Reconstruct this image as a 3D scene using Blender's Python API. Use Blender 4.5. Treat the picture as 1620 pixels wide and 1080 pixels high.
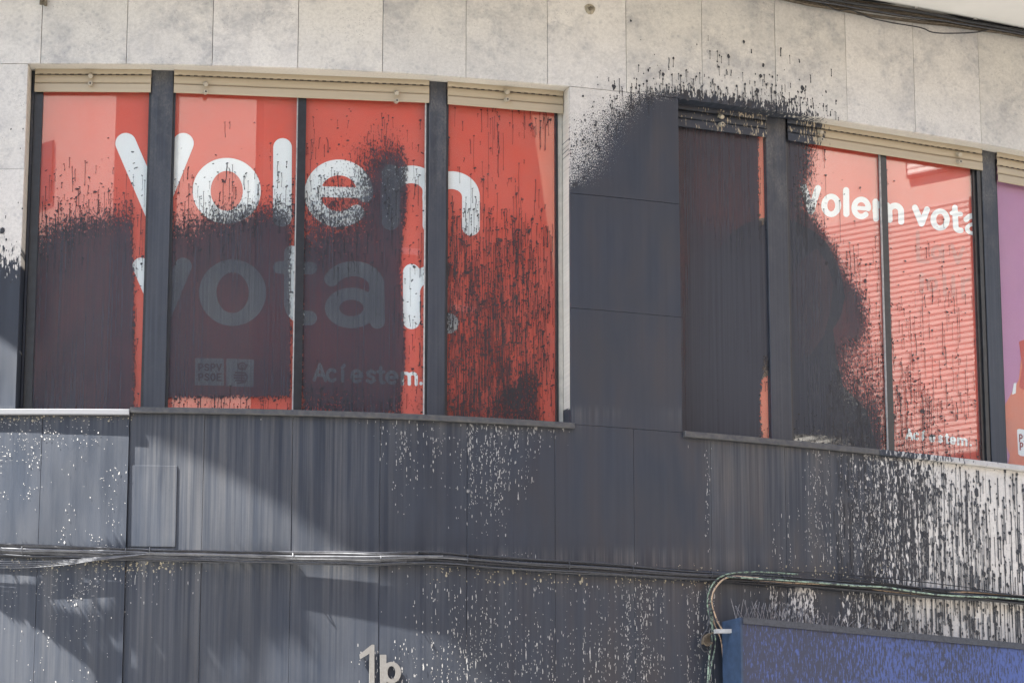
import bpy, math, random
import numpy as np
from mathutils import Vector, Matrix

for o in list(bpy.data.objects):
    bpy.data.objects.remove(o, do_unlink=True)
R = math.radians
rng = np.random.default_rng(7)
random.seed(7)
SC = bpy.context.scene
COL = SC.collection
ZC = 1.6                                   # eye height of the photographer

# ---------------------------------------------------------------- camera, sky, sun, exposure
F_PX, PITCH = 5127.59, R(13.7582)
cam = bpy.data.objects.new('camera', bpy.data.cameras.new('camera'))
COL.objects.link(cam)
cam.location = (0, 0, ZC)
cam.rotation_euler = (math.pi / 2 + PITCH, 0, 0)
cam.data.sensor_width = 36.0
cam.data.lens = F_PX / 1620 * 36
cam.data.clip_start, cam.data.clip_end = 0.1, 2000
SC.camera = cam

SUN_AZ, SUN_EL = R(-68.0), R(56.4)         # azimuth from -Y towards +X
to_sun = Vector((math.sin(SUN_AZ) * math.cos(SUN_EL), -math.cos(SUN_AZ) * math.cos(SUN_EL), math.sin(SUN_EL)))
world = bpy.data.worlds.new('World')
SC.world = world
world.use_nodes = True
wn = world.node_tree.nodes
sky = wn.new('ShaderNodeTexSky')
sky.sky_type = 'NISHITA'
sky.sun_disc = False
sky.sun_elevation = SUN_EL
sky.sun_rotation = math.atan2(to_sun.x, to_sun.y) % (2 * math.pi)
sky.air_density, sky.dust_density, sky.ozone_density = 1.0, 2.2, 1.2
world.node_tree.links.new(sky.outputs[0], wn['Background'].inputs[0])
wn['Background'].inputs[1].default_value = 0.06
sun = bpy.data.objects.new('sun', bpy.data.lights.new('sun', 'SUN'))
COL.objects.link(sun)
sun.rotation_euler = (-to_sun).to_track_quat('-Z', 'Y').to_euler()
sun.location = (-20, 0, 30)
sun.data.energy = 5.0
sun.data.angle = R(0.53)
sun.data.color = (1.0, 0.965, 0.91)
SC.view_settings.view_transform = 'Standard'
SC.view_settings.look = 'None'
SC.view_settings.gamma = 1
SC.view_settings.exposure = 3.16
SC.cycles.transparent_max_bounces = 16

# ---------------------------------------------------------------- the curved facade
SK = np.linspace(-0.6, 6.9, 8)
TH = np.radians([-3.604, 1.688, 7.188, 13.98, 20.543, 24.692, 27.91, 31.126])
X0, Y0 = -2.75294, 17.994
GS = np.linspace(-9, 14, 4601)
GT = np.interp(GS, SK, TH)
_d = GS[1] - GS[0]
GX = np.concatenate([[0], np.cumsum((np.cos(GT[1:]) + np.cos(GT[:-1])) / 2 * _d)])
GY = np.concatenate([[0], np.cumsum((np.sin(GT[1:]) + np.sin(GT[:-1])) / 2 * _d)])
GX += X0 - np.interp(0, GS, GX)
GY += Y0 - np.interp(0, GS, GY)
ZT, ZS, ZSOF = 6.075 + ZC, 4.015 + ZC, 6.87 + ZC   # window head, sill, soffit
ZCAB = 3.2 + ZC


def W(s, z, d=0.0):
    """point on the facade: s metres along it, height z, d metres out of it"""
    s, z, d = np.broadcast_arrays(np.asarray(s, float), np.asarray(z, float), np.asarray(d, float))
    x, y, t = np.interp(s, GS, GX), np.interp(s, GS, GY), np.interp(s, GS, GT)
    return np.stack([x + np.sin(t) * d, y - np.cos(t) * d, z], -1)


CP, SP = math.cos(PITCH), math.sin(PITCH)


def measure(P):
    """where a point of the place lies on the survey photograph (1620 wide)"""
    P = np.asarray(P, float)
    Z = P[..., 2] - ZC
    yc, zc = P[..., 1] * CP + Z * SP, -P[..., 1] * SP + Z * CP
    return 810 + F_PX * P[..., 0] / yc, 540 - F_PX * zc / yc


def sight(u, v):
    """direction of sight for a survey mark, scaled to unit depth in Y"""
    a, b = (np.asarray(u, float) - 810) / F_PX, -(np.asarray(v, float) - 540) / F_PX
    dy = CP - b * SP
    return a / dy, (SP + b * CP) / dy


_bs = np.linspace(-1.2, 8.5, 3000)


def back(u, v, d=0.0):
    """survey mark -> (s, z) on the facade offset by d"""
    p = W(_bs, 0, d)
    rx, rz = sight(u, v)
    ss = np.interp(rx, p[:, 0] / p[:, 1], _bs)
    yy = np.interp(ss, _bs, p[:, 1])
    return ss, rz * yy + ZC


class Bay:
    """flat window bay between two posts"""
    def __init__(self, sa, sb, d=-0.148):
        self.sa, self.sb, self.d = sa, sb, d
        A, B = W(sa, 0, d), W(sb, 0, d)
        self.A, self.B = A, B
        self.t = (B - A) / np.linalg.norm(B - A)
        self.n = np.array([self.t[1], -self.t[0], 0])

    def P(self, s, z, d=0.0):
        s, z, d = np.broadcast_arrays(np.asarray(s, float), np.asarray(z, float), np.asarray(d, float))
        k = (s - self.sa) / (self.sb - self.sa)
        q = self.A + (self.B - self.A) * k[..., None] + self.n * d[..., None]
        q[..., 2] = z
        return q

    def back(self, u, v, d=0.0):
        rx, rz = sight(u, v)
        a = self.A + self.n * d
        y = (a @ self.n) / (rx * self.n[0] + self.n[1])
        k = ((np.stack([rx * y, y], -1) - a[:2]) @ self.t[:2]) / np.linalg.norm(self.B - self.A)
        return self.sa + k * (self.sb - self.sa), rz * y + ZC


# ---------------------------------------------------------------- object helpers
def link(name, me, mat=None, parent=None):
    o = bpy.data.objects.new(name, me)
    COL.objects.link(o)
    if mat is not None and me is not None and len(me.materials) == 0:
        me.materials.append(mat)
    if parent is not None:
        o.parent = parent
    return o


def tag(o, label=None, cat=None, group=None, kind=None):
    if label: o['label'] = label
    if cat: o['category'] = cat
    if group: o['group'] = group
    if kind: o['kind'] = kind
    return o


def empty(name, loc=(0, 0, 0)):
    o = bpy.data.objects.new(name, None)
    o.empty_display_size = 0.2
    COL.objects.link(o)
    o.location = loc
    if any(loc):
        o['_off'] = 1
    return o


def mesh(name, V, faces, smooth=False):
    """faces: list of int arrays (n, k)"""
    me = bpy.data.meshes.new(name)
    V = np.asarray(V, np.float32).reshape(-1, 3)
    me.vertices.add(len(V))
    me.vertices.foreach_set('co', V.ravel())
    faces = [np.asarray(f, np.int32) for f in faces if len(f)]
    tot = sum(len(f) for f in faces)
    if tot:
        vi = np.concatenate([f.ravel() for f in faces])
        lt = np.concatenate([np.full(len(f), f.shape[1], np.int32) for f in faces])
        ls = np.concatenate([[0], np.cumsum(lt)[:-1]]).astype(np.int32)
        me.loops.add(len(vi))
        me.loops.foreach_set('vertex_index', vi)
        me.polygons.add(tot)
        me.polygons.foreach_set('loop_start', ls)
        me.polygons.foreach_set('use_smooth', np.full(tot, bool(smooth)))
    me.update(calc_edges=True)
    me.validate()
    return me


def attr(me, name, val):
    val = np.asarray(val, np.float32)
    if val.ndim == 1:
        a = me.attributes.new(name, 'FLOAT', 'POINT'); a.data.foreach_set('value', val)
    else:
        a = me.attributes.new(name, 'FLOAT_VECTOR', 'POINT'); a.data.foreach_set('vector', val.ravel())


def gridfaces(nu, nv, off=0):
    i, j = np.meshgrid(np.arange(nu - 1), np.arange(nv - 1), indexing='ij')
    a = (i * nv + j).ravel() + off
    return np.stack([a, a + nv, a + nv + 1, a + 1], -1)


BOXF = np.array([[0, 1, 3, 2], [4, 6, 7, 5], [0, 4, 5, 1], [2, 3, 7, 6], [0, 2, 6, 4], [1, 5, 7, 3]])


def joinparts(parts):
    V, Fs, n = [], {}, 0
    for v, fs in parts:
        v = np.asarray(v, float).reshape(-1, 3)
        for f in fs:
            f = np.asarray(f)
            Fs.setdefault(f.shape[1], []).append(f + n)
        V.append(v); n += len(v)
    return np.concatenate(V), [np.concatenate(f) for f in Fs.values()]


def boxpts(fn, s0, s1, z0, z1, d0, d1):
    S, Z, D = np.meshgrid([s0, s1], [z0, z1], [d0, d1], indexing='ij')
    return fn(S.ravel(), Z.ravel(), D.ravel()), [BOXF]


def slabmesh(name, fn, s0, s1, z0, z1, d0, d1, step=0.02, chamfer=0.0015, r=0.0, zstep=None, du=0.0):
    """panel with a gridded face, chamfered rim and sides; carries the paint attributes"""
    zstep = zstep or step
    nu, nv = max(2, int(round((s1 - s0) / step)) + 1), max(2, int(round((z1 - z0) / zstep)) + 1)
    c = chamfer
    S, Z = np.meshgrid(np.linspace(s0 + c, s1 - c, nu), np.linspace(z0 + c, z1 - c, nv), indexing='ij')
    sl, zl, dl = [S.ravel()], [Z.ravel()], [np.full(S.size, d1)]
    F = [gridfaces(nu, nv)]
    # rim loop
    loop = [(i, 0) for i in range(nu)] + [(nu - 1, j) for j in range(1, nv)] + \
           [(i, nv - 1) for i in range(nu - 2, -1, -1)] + [(0, j) for j in range(nv - 2, 0, -1)]
    li = np.array([i * nv + j for i, j in loop])
    ls = np.array([s0 if i == 0 else s1 if i == nu - 1 else S[i, j] for i, j in loop])
    lz = np.array([z0 if j == 0 else z1 if j == nv - 1 else Z[i, j] for i, j in loop])
    n0, L = nu * nv, len(li)
    for k, dd in enumerate((d1 - c, d0)):
        sl.append(ls); zl.append(lz); dl.append(np.full(L, dd))
    a = np.arange(L); b = (a + 1) % L
    F.append(np.stack([li[a], n0 + a, n0 + b, li[b]], -1))
    F.append(np.stack([n0 + a, n0 + L + a, n0 + L + b, n0 + b], -1))
    s, z, d = np.concatenate(sl), np.concatenate(zl), np.concatenate(dl)
    V = fn(s, z, d)
    me = mesh(name, V, F)
    paintattr(me, V, s, z, r, du)
    return me


def tube(pts, rad, n=7, cap=True):
    pts = np.asarray(pts, float)
    rad = np.broadcast_to(np.asarray(rad, float), (len(pts),))
    T = np.gradient(pts, axis=0)
    T /= np.linalg.norm(T, axis=1)[:, None] + 1e-12
    up = np.array([0, 0, 1.0]) if abs(T[:, 2]).mean() < 0.8 else np.array([0, 1.0, 0])
    N = np.cross(T, up); N /= np.linalg.norm(N, axis=1)[:, None] + 1e-12
    B = np.cross(N, T)
    a = np.linspace(0, 2 * np.pi, n, endpoint=False)
    V = pts[:, None] + (N[:, None] * np.cos(a)[None, :, None] + B[:, None] * np.sin(a)[None, :, None]) * rad[:, None, None]
    m = len(pts)
    i, j = np.meshgrid(np.arange(m - 1), np.arange(n), indexing='ij')
    i, j = i.ravel(), j.ravel(); k = (j + 1) % n
    F = [np.stack([i * n + j, i * n + k, (i + 1) * n + k, (i + 1) * n + j], -1)]
    if cap:
        F.append(np.array([np.arange(n), (m - 1) * n + np.arange(n)[::-1]]))
    return V.reshape(-1, 3), F


def smoothline(ctrl, n):
    """Catmull-Rom through control points"""
    c = np.asarray(ctrl, float)
    c = np.vstack([2 * c[0] - c[1], c, 2 * c[-1] - c[-2]])
    t = np.linspace(0, len(c) - 3 - 1e-9, n)
    i = t.astype(int); f = (t - i)[:, None]
    p0, p1, p2, p3 = c[i], c[i + 1], c[i + 2], c[i + 3]
    return 0.5 * (2 * p1 + (p2 - p0) * f + (2 * p0 - 5 * p1 + 4 * p2 - p3) * f ** 2 + (3 * p1 - p0 - 3 * p2 + p3) * f ** 3)


# ---------------------------------------------------------------- where the thrown paint landed (survey of coverage)
def rowmap(rows):
    ys = np.array(sorted(rows))
    kn = [(np.array([k[0] for k in rows[y]], float), np.array([k[1] for k in rows[y]], float)) for y in ys]

    def f(u, v):
        u, v = np.asarray(u, float), np.asarray(v, float)
        T = np.stack([np.interp(u, a, b) for a, b in kn])
        t = np.interp(v, ys, np.arange(len(ys)))
        i = np.minimum(t.astype(int), len(ys) - 2)
        w = t - i
        n = np.arange(len(u))
        return T[i, n] * (1 - w) + T[i + 1, n] * w
    return f


_rt = [(0, 1), (1275, 1), (1300, .97), (1340, .88), (1380, .74), (1420, .64), (1480, .52), (1540, .42), (1590, .33), (1640, .25)]
wall_cov = rowmap({
    0: [(0, 0)],
    85: [(0, 0), (985, 0), (1010, .01), (1060, .03), (1150, .03), (1230, .01), (1260, 0)],
    112: [(0, 0), (990, 0), (1015, .05), (1050, .14), (1110, .16), (1160, .1), (1240, .05), (1290, .01), (1330, 0)],
    135: [(0, .005), (40, 0), (890, 0), (935, .03), (1000, .16), (1040, .42), (1080, .42), (1120, .38), (1170, .25), (1240, .2), (1280, .08), (1320, .01), (1340, 0)],
    150: [(0, .005), (40, 0), (898, .02), (930, .08), (980, .3), (1030, .62), (1080, .75), (1120, .62), (1170, .45), (1240, .38), (1280, .2), (1320, .03), (1350, 0)],
    165: [(0, .005), (40, 0), (898, .08), (930, .22), (985, .45), (1025, .85), (1080, .98), (1140, .95), (1180, .75), (1250, .6), (1290, .35), (1320, .06), (1350, 0)],
    190: [(0, .01), (40, .005), (898, .25), (950, .48), (990, .75), (1025, .98), (1080, 1), (1200, .97), (1250, .82), (1300, .55), (1322, .08), (1350, 0)],
    215: [(0, .01), (40, .01), (898, .34), (950, .55), (985, .85), (1010, 1), (1240, 1), (1280, .75), (1310, .4), (1325, .04), (1350, 0)],
    250: [(0, .015), (40, .01), (898, .42), (940, .6), (975, .9), (1000, 1), (1250, 1), (1290, .6), (1320, .1), (1350, 0)],
    285: [(0, .03), (40, .015), (880, .02), (892, .03), (898, .52), (930, .75), (965, .95), (990, 1), (1250, 1)],
    306: [(0, .04), (40, .02), (892, .03), (898, .75), (920, .88), (950, .97), (970, 1), (1250, 1)],
    325: [(0, .05), (40, .03), (892, .03), (898, .95), (930, 1), (1250, 1)],
    335: [(0, .12), (40, .05), (60, 0), (892, .05), (899, 1), (1620, 1)],
    360: [(0, .3), (40, .15), (60, 0), (892, .05), (899, 1), (1620, 1)],
    400: [(0, .58), (20, .5), (42, .36), (60, 0), (893, .07), (900, 1), (1620, 1)],
    430: [(0, .84), (20, .8), (42, .72), (60, 0), (894, .06), (901, 1), (1620, 1)],
    458: [(0, 1), (20, .98), (42, .96), (60, 0), (894, .05), (901, 1), (1620, 1)],
    480: [(0, 1), (42, 1), (60, 0), (894, .04), (901, 1), (1620, 1)],
    640: [(0, 1), (35, 1), (40, .5), (60, 0), (894, .02), (902, 1), (1300, 1), (1400, .8), (1500, .3), (1620, .1)],
    652: [(0, 1), (1300, 1), (1360, .8), (1400, .6), (1480, .35), (1560, .1), (1620, .03)],
    705: [(0, 1), (1300, 1), (1340, .8), (1380, .68), (1440, .5), (1500, .3), (1560, .14), (1620, .05)],
    725: [(0, 1), (1300, 1), (1340, .86), (1380, .74), (1440, .62), (1500, .42), (1560, .2), (1620, .06)],
    760: [(0, 1), (1290, 1), (1320, .93), (1360, .82), (1400, .72), (1460, .58), (1520, .45), (1580, .3), (1620, .18)],
    820: _rt, 915: _rt,
    930: [(0, 1), (1180, 1), (1210, .93), (1222, .55), (1240, .9), (1262, .6), (1290, .65), (1300, .97), (1325, .95), (1335, .75), (1360, .72), (1405, .7), (1412, .2), (1440, .1), (1500, .12), (1560, .12), (1620, .05)],
    960: [(0, 1), (1180, 1), (1210, .93), (1222, .62), (1240, .75), (1262, .6), (1290, .6), (1300, .95), (1325, .95), (1335, .7), (1360, .66), (1405, .6), (1440, .42), (1500, .36), (1560, .32), (1640, .2)],
    1010: [(0, 1), (1180, 1), (1210, .9), (1240, .7), (1290, .65), (1340, .68), (1400, .62), (1450, .5), (1500, .45), (1560, .42), (1640, .3)],
    1080: [(0, 1), (1180, 1), (1240, .8), (1300, .8), (1640, .5)],
})
_b = [(0, 0)]
glass_cov = rowmap({
    140: _b,
    175: [(0, 0), (470, 0), (490, .05), (520, .09), (560, .03), (640, .02), (700, 0), (1070, 1), (1190, 1), (1199, 1), (1202, .1), (1204, 0), (1225, 0), (1245, 1), (1262, 1), (1280, .6), (1300, .04), (1340, 0)],
    230: [(0, 0), (180, .01), (330, .01), (470, .02), (484, .12), (540, .25), (590, .5), (635, .5), (648, .1), (700, .03), (830, .02), (870, .01), (890, 0), (1070, 1), (1190, 1), (1199, 1), (1202, .1), (1204, 0), (1225, 0), (1245, 1), (1262, .98), (1280, .62), (1295, .3), (1308, .06), (1340, .02), (1400, 0)],
    262: [(0, 0), (60, .01), (130, .05), (180, .05), (270, .03), (440, .06), (470, .05), (484, .17), (560, .38), (595, .7), (615, .85), (640, .7), (650, .2), (680, .08), (705, .1), (760, .1), (830, .05), (880, .01), (1070, 1), (1199, 1), (1202, .1), (1204, 0), (1225, 0), (1245, 1), (1262, .92), (1285, .55), (1298, .28), (1312, .06), (1390, .015), (1550, 0)],
    300: [(50, .04), (90, .13), (130, .2), (170, .25), (200, .22), (235, .08), (270, .15), (330, .2), (420, .26), (460, .3), (484, .38), (560, .48), (600, .85), (640, .85), (648, .3), (675, .2), (705, .18), (760, .18), (850, .08), (880, .02), (1070, 1), (1199, 1), (1202, .12), (1204, 0), (1225, 0), (1245, 1), (1262, .72), (1288, .36), (1312, .1), (1390, .02), (1550, 0)],
    335: [(50, .18), (100, .4), (160, .5), (208, .5), (216, .16), (235, .06), (265, .36), (330, .46), (380, .55), (440, .66), (464, .5), (472, .4), (484, .5), (560, .58), (600, .92), (638, .9), (646, .25), (668, .2), (690, .34), (720, .34), (760, .3), (850, .2), (872, .05), (1070, 1), (1199, 1), (1202, .15), (1204, 0), (1225, 0), (1245, 1), (1264, .8), (1290, .45), (1312, .14), (1335, .04), (1390, .02), (1550, .01)],
    362: [(50, .45), (90, .68), (160, .8), (205, .76), (213, .3), (220, .12), (235, .06), (265, .58), (330, .72), (400, .88), (450, .97), (462, .55), (472, .3), (484, .62), (560, .65), (605, .92), (634, .9), (642, .25), (665, .2), (685, .42), (720, .45), (760, .36), (850, .3), (872, .08), (1070, 1), (1201, 1), (1205, .9), (1216, .85), (1225, 1), (1250, 1), (1282, .98), (1298, .6), (1315, .2), (1340, .06), (1390, .03), (1550, .02)],
    392: [(50, .7), (90, .88), (150, .97), (205, .95), (211, .5), (216, .12), (235, .05), (265, .85), (330, .96), (400, 1), (455, 1), (462, .4), (470, .2), (484, .78), (540, .78), (610, .95), (632, .9), (640, .2), (665, .15), (685, .46), (720, .55), (760, .42), (850, .36), (872, .1), (1070, 1), (1250, 1), (1305, 1), (1318, .6), (1335, .2), (1390, .03), (1550, .02)],
    430: [(48, .86), (80, .98), (205, 1), (211, .7), (215, .08), (235, .03), (262, 1), (455, 1), (460, .35), (470, .08), (484, .97), (520, 1), (612, 1), (630, .92), (638, .12), (660, .15), (684, .48), (715, .62), (760, .5), (850, .42), (872, .12), (1070, 1), (1250, 1), (1322, 1), (1335, .62), (1355, .22), (1390, .04), (1550, .02)],
    470: [(46, .95), (70, 1), (208, 1), (213, .6), (216, .06), (235, .03), (262, 1), (456, 1), (460, .25), (470, .06), (484, 1), (618, 1), (634, .94), (640, .12), (660, .16), (684, .5), (715, .62), (760, .55), (860, .46), (872, .12), (1070, 1), (1250, 1), (1345, 1), (1362, .7), (1380, .25), (1400, .07), (1550, .04)],
    520: [(44, 1), (208, 1), (213, .5), (216, .06), (235, .03), (262, 1), (457, 1), (461, .25), (470, .06), (484, 1), (625, 1), (637, .92), (642, .12), (660, .18), (684, .5), (715, .6), (760, .56), (860, .48), (872, .12), (1070, 1), (1250, 1), (1350, 1), (1366, .74), (1384, .32), (1400, .1), (1480, .08), (1550, .04)],
    552: [(44, 1), (208, 1), (213, .5), (216, .06), (235, .03), (262, 1), (457, 1), (461, .25), (470, .06), (484, 1), (625, 1), (639, .9), (644, .12), (660, .2), (684, .5), (715, .6), (760, .56), (856, .5), (870, .12), (1070, 1), (1250, 1), (1316, 1), (1330, .72), (1360, .55), (1390, .32), (1400, .14), (1480, .1), (1550, .04)],
    592: [(44, 1), (208, 1), (213, .5), (216, .06), (235, .03), (262, 1), (457, 1), (461, .25), (470, .06), (484, .97), (540, .96), (625, 1), (637, .9), (643, .2), (660, .28), (684, .4), (715, .6), (760, .6), (830, .72), (848, .7), (856, .1), (870, .06), (1070, 1), (1199, 1), (1205, .9), (1209, .3), (1225, .1), (1245, 1), (1310, 1), (1325, .74), (1350, .55), (1390, .5), (1402, .36), (1440, .32), (1480, .14), (1550, .05)],
    622: [(44, 1), (208, 1), (213, .5), (216, .06), (235, .03), (262, .98), (440, .97), (457, .96), (461, .25), (470, .06), (484, .84), (520, .8), (560, .84), (612, .97), (630, .86), (640, .28), (660, .36), (684, .4), (715, .6), (760, .62), (820, .8), (848, .78), (856, .1), (870, .06), (1070, 1), (1199, 1), (1204, .5), (1207, .06), (1225, .06), (1245, 1), (1300, 1), (1315, .86), (1340, .66), (1390, .55), (1402, .42), (1460, .42), (1490, .16), (1550, .08)],
    632: [(44, 1), (208, 1), (213, .5), (216, .06), (235, .03), (262, .5), (300, .3), (440, .3), (470, .08), (484, .72), (520, .7), (600, .9), (630, .8), (640, .3), (684, .4), (715, .6), (820, .8), (848, .78), (856, .1), (870, .06), (1070, 1), (1199, 1), (1204, .5), (1207, .06), (1225, .06), (1245, 1), (1300, 1), (1330, .75), (1390, .58), (1402, .43), (1470, .43), (1495, .16), (1550, .08)],
    662: [(44, 1), (208, 1), (213, .5), (235, .03), (262, .3), (470, .08), (484, .65), (600, .85), (640, .3), (684, .4), (715, .62), (820, .78), (848, .75), (856, .1), (870, .06), (1070, 1), (1199, 1), (1204, .5), (1207, .06), (1225, .06), (1245, .99), (1280, .93), (1310, .8), (1340, .8), (1390, .7), (1402, .46), (1470, .45), (1500, .17), (1550, .1)],
    684: [(1070, 1), (1200, 1), (1206, .6), (1210, .1), (1225, .1), (1245, .93), (1275, .75), (1300, .82), (1340, .8), (1390, .75), (1402, .5), (1470, .48), (1505, .2), (1550, .1)],
    693: [(1070, 1), (1200, 1), (1210, .1), (1245, .25), (1275, .2), (1310, .5), (1390, .85), (1402, .6), (1480, .5), (1505, .22), (1550, .12)],
    720: [(1070, 1), (1245, .2), (1310, .4), (1390, .85), (1402, .6), (1480, .5), (1550, .15)],
})
# partly washed streaks where water ran from sills and cables
wash_cov = rowmap({
    640: [(0, 0)],
    652: [(0, .5), (200, .5), (215, .35), (620, .6), (760, .75), (905, .5), (1000, 0), (1080, .2), (1140, .7), (1290, .75), (1330, .4), (1400, .1)],
    680: [(0, .2), (200, .15), (215, .2), (260, .4), (480, .45), (620, .35), (740, .3), (905, .2), (960, 0), (1100, .05), (1140, .45), (1290, .5), (1330, .2), (1400, 0)],
    705: [(0, .05), (200, .05), (215, .2), (260, .42), (480, .42), (600, .3), (640, .12), (900, .02), (1100, .02), (1135, .55), (1290, .55), (1330, .2), (1400, 0)],
    800: [(0, .03), (200, .03), (260, .3), (520, .32), (600, .18), (640, .06), (900, 0), (1100, 0), (1140, .33), (1260, .33), (1300, .05), (1400, 0)],
    862: [(0, .03), (200, .05), (260, .22), (520, .22), (600, .1), (900, 0), (1100, 0), (1140, .15), (1260, .15), (1400, 0)],
    884: [(0, .45), (200, .5), (300, .45), (600, .5), (760, .6), (900, .5), (1060, .5), (1100, .3), (1200, .35), (1300, .1)],
    905: [(0, .35), (260, .4), (480, .35), (600, .25), (900, .25), (1040, .35), (1110, .3), (1200, .2), (1300, .1)],
    960: [(0, .2), (260, .3), (450, .2), (620, .1), (1000, .05), (1100, .1), (1200, .1), (1300, 0)],
    1080: [(0, .15), (300, .2), (620, .08), (1000, .02), (1200, .05), (1300, 0)],
})
# bare flecks left inside the paint
fleck_cov = rowmap({
    640: [(0, 0)],
    655: [(0, 1.0), (100, .9), (205, .5), (215, .05), (540, .05), (600, .2), (740, .25), (760, .9), (830, .9), (890, .5), (910, 0), (1080, .1), (1120, .2), (1150, 0)],
    672: [(0, .5), (90, .45), (205, .15), (215, .02), (590, .04), (620, .22), (700, .25), (738, .15), (742, .95), (820, .75), (850, .35), (900, .1), (915, 0), (1060, .02), (1115, .15), (1125, 0), (1240, .02), (1310, .06)],
    720: [(0, .45), (60, .45), (120, .2), (205, .12), (215, .02), (590, .02), (620, .3), (700, .32), (738, .1), (742, .95), (790, .8), (830, .35), (850, .06), (870, 0), (1085, .02), (1114, .03), (1120, .3), (1126, 0), (1250, .02), (1280, .25), (1310, .3)],
    775: [(0, .25), (60, .22), (120, .3), (190, .3), (205, .08), (212, 0), (600, .02), (640, .16), (690, .06), (738, .1), (742, .65), (790, .6), (830, .12), (850, 0), (1085, .02), (1114, .03), (1120, .3), (1126, 0), (1265, .03), (1280, .35), (1310, .4)],
    830: [(0, .14), (60, .1), (120, .25), (160, .3), (205, .08), (212, 0), (690, .0), (735, .1), (770, .2), (800, .12), (820, 0), (1085, .02), (1114, .03), (1120, .2), (1128, 0), (1215, .0), (1225, .15), (1240, .15), (1250, .02), (1262, .3), (1285, .4), (1310, .45)],
    868: [(0, .1), (60, .1), (130, .2), (205, .08), (212, 0), (735, .02), (1040, 0), (1114, .02), (1120, .2), (1126, 0), (1210, .02), (1222, .25), (1245, .2), (1262, .3), (1285, .55), (1310, .55)],
    888: [(0, .3), (60, .6), (150, .9), (210, .9), (300, .4), (330, .03), (600, .03), (690, .3), (840, .3), (880, .0), (1200, 0), (1215, .2)],
    915: [(0, .1), (60, .3), (150, .6), (200, .45), (230, .2), (330, .03), (640, .03), (690, .18), (880, .2), (960, .04), (1000, .6), (1060, .55), (1100, .8), (1120, .8), (1135, .3), (1145, 0), (1210, .2)],
    960: [(0, .04), (90, .25), (130, .25), (190, .12), (210, .03), (640, .03), (690, .22), (800, .22), (880, .1), (960, .06), (995, .5), (1030, .45), (1060, .2), (1105, .7), (1125, .8), (1138, 0)],
    1010: [(0, .02), (90, .12), (130, .1), (200, .04), (570, .02), (640, .12), (680, .35), (760, .4), (850, .25), (930, .2), (990, .55), (1030, .4), (1075, .15), (1100, .5), (1120, .8), (1138, 0)],
    1080: [(0, .02), (110, .1), (130, .1), (200, .02), (550, .02), (575, .3), (630, .15), (690, .55), (780, .5), (850, .35), (880, .35), (920, .15), (990, .6), (1020, .5), (1060, .2), (1090, .6), (1110, .9), (1130, .3), (1138, 0)],
})


def paintattr(me, V, s, z, r, du=0.0):
    u, v = measure(V)
    u = u + du
    attr(me, 'sz', np.stack([s, z, np.full(len(s), r)], -1))
    attr(me, 'dens', wall_cov(u, v))
    attr(me, 'wash', wash_cov(u, v))
    attr(me, 'fine', np.clip((330 - v) / 40, 0, 1) * np.clip((1085 - u) / 10, 0, 1) * np.clip((v - 128 - (u - 900) * .085) / 8, 0, 1))


# ---------------------------------------------------------------- materials
class NT:
    def __init__(self, name):
        self.m = bpy.data.materials.new(name)
        self.m.use_nodes = True
        self.t = self.m.node_tree
        self.t.nodes.clear()
        self.out = self.t.nodes.new('ShaderNodeOutputMaterial')

    def n(self, typ, ins=None, **kw):
        nd = self.t.nodes.new('ShaderNode' + typ)
        for k, v in kw.items():
            setattr(nd, k, v)
        for k, v in (ins or {}).items():
            self.set(nd.inputs[k], v)
        return nd

    def set(self, sock, v):
        if isinstance(v, bpy.types.NodeSocket):
            self.t.links.new(v, sock)
        elif isinstance(v, (tuple, list)) and len(v) == 3 and sock.type == 'RGBA':
            sock.default_value = (*v, 1)
        else:
            sock.default_value = v

    def attr(self, name, out='Fac'):
        return self.n('Attribute', attribute_name=name).outputs[out]

    def math(self, op, a, b=0.0, c=None, clamp=False):
        nd = self.n('Math', {0: a, 1: b}, operation=op, use_clamp=clamp)
        if c is not None:
            self.set(nd.inputs[2], c)
        return nd.outputs[0]

    def mix(self, f, a, b, mode='MIX'):
        nd = self.n('Mix', data_type='RGBA', blend_type=mode)
        self.set(nd.inputs[0], f); self.set(nd.inputs[6], a); self.set(nd.inputs[7], b)
        return nd.outputs[2]

    def ramp(self, f, lo, hi, a=0.0, b=1.0):
        return self.n('MapRange', {0: f, 1: lo, 2: hi, 3: a, 4: b}).outputs[0]

    def vec(self, v, scale):
        return self.n('VectorMath', {0: v, 1: scale}, operation='MULTIPLY').outputs[0]

    def noise(self, v, scale=1.0, detail=3.0, rough=0.55, dist=0.0):
        return self.n('TexNoise', {'Vector': v, 'Scale': scale, 'Detail': detail, 'Roughness': rough, 'Distortion': dist}).outputs['Fac']

    def voro(self, v, scale=1.0, feature='F1', rand=1.0):
        return self.n('TexVoronoi', {'Vector': v, 'Scale': scale, 'Randomness': rand}, feature=feature)

    def bsdf(self, color, rough=0.7, spec=0.4, metal=0.0, normal=None, **kw):
        b = self.n('BsdfPrincipled', {'Base Color': color, 'Roughness': rough, 'Specular IOR Level': spec, 'Metallic': metal})
        if normal is not None:
            self.set(b.inputs['Normal'], normal)
        for k, v in kw.items():
            self.set(b.inputs[k], v)
        return b.outputs[0]

    def bump(self, h, strength=0.3, dist=0.002):
        return self.n('Bump', {'Height': h, 'Strength': strength, 'Distance': dist}).outputs[0]

    def done(self, sh):
        self.t.links.new(sh, self.out.inputs[0])
        return self.m




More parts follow.
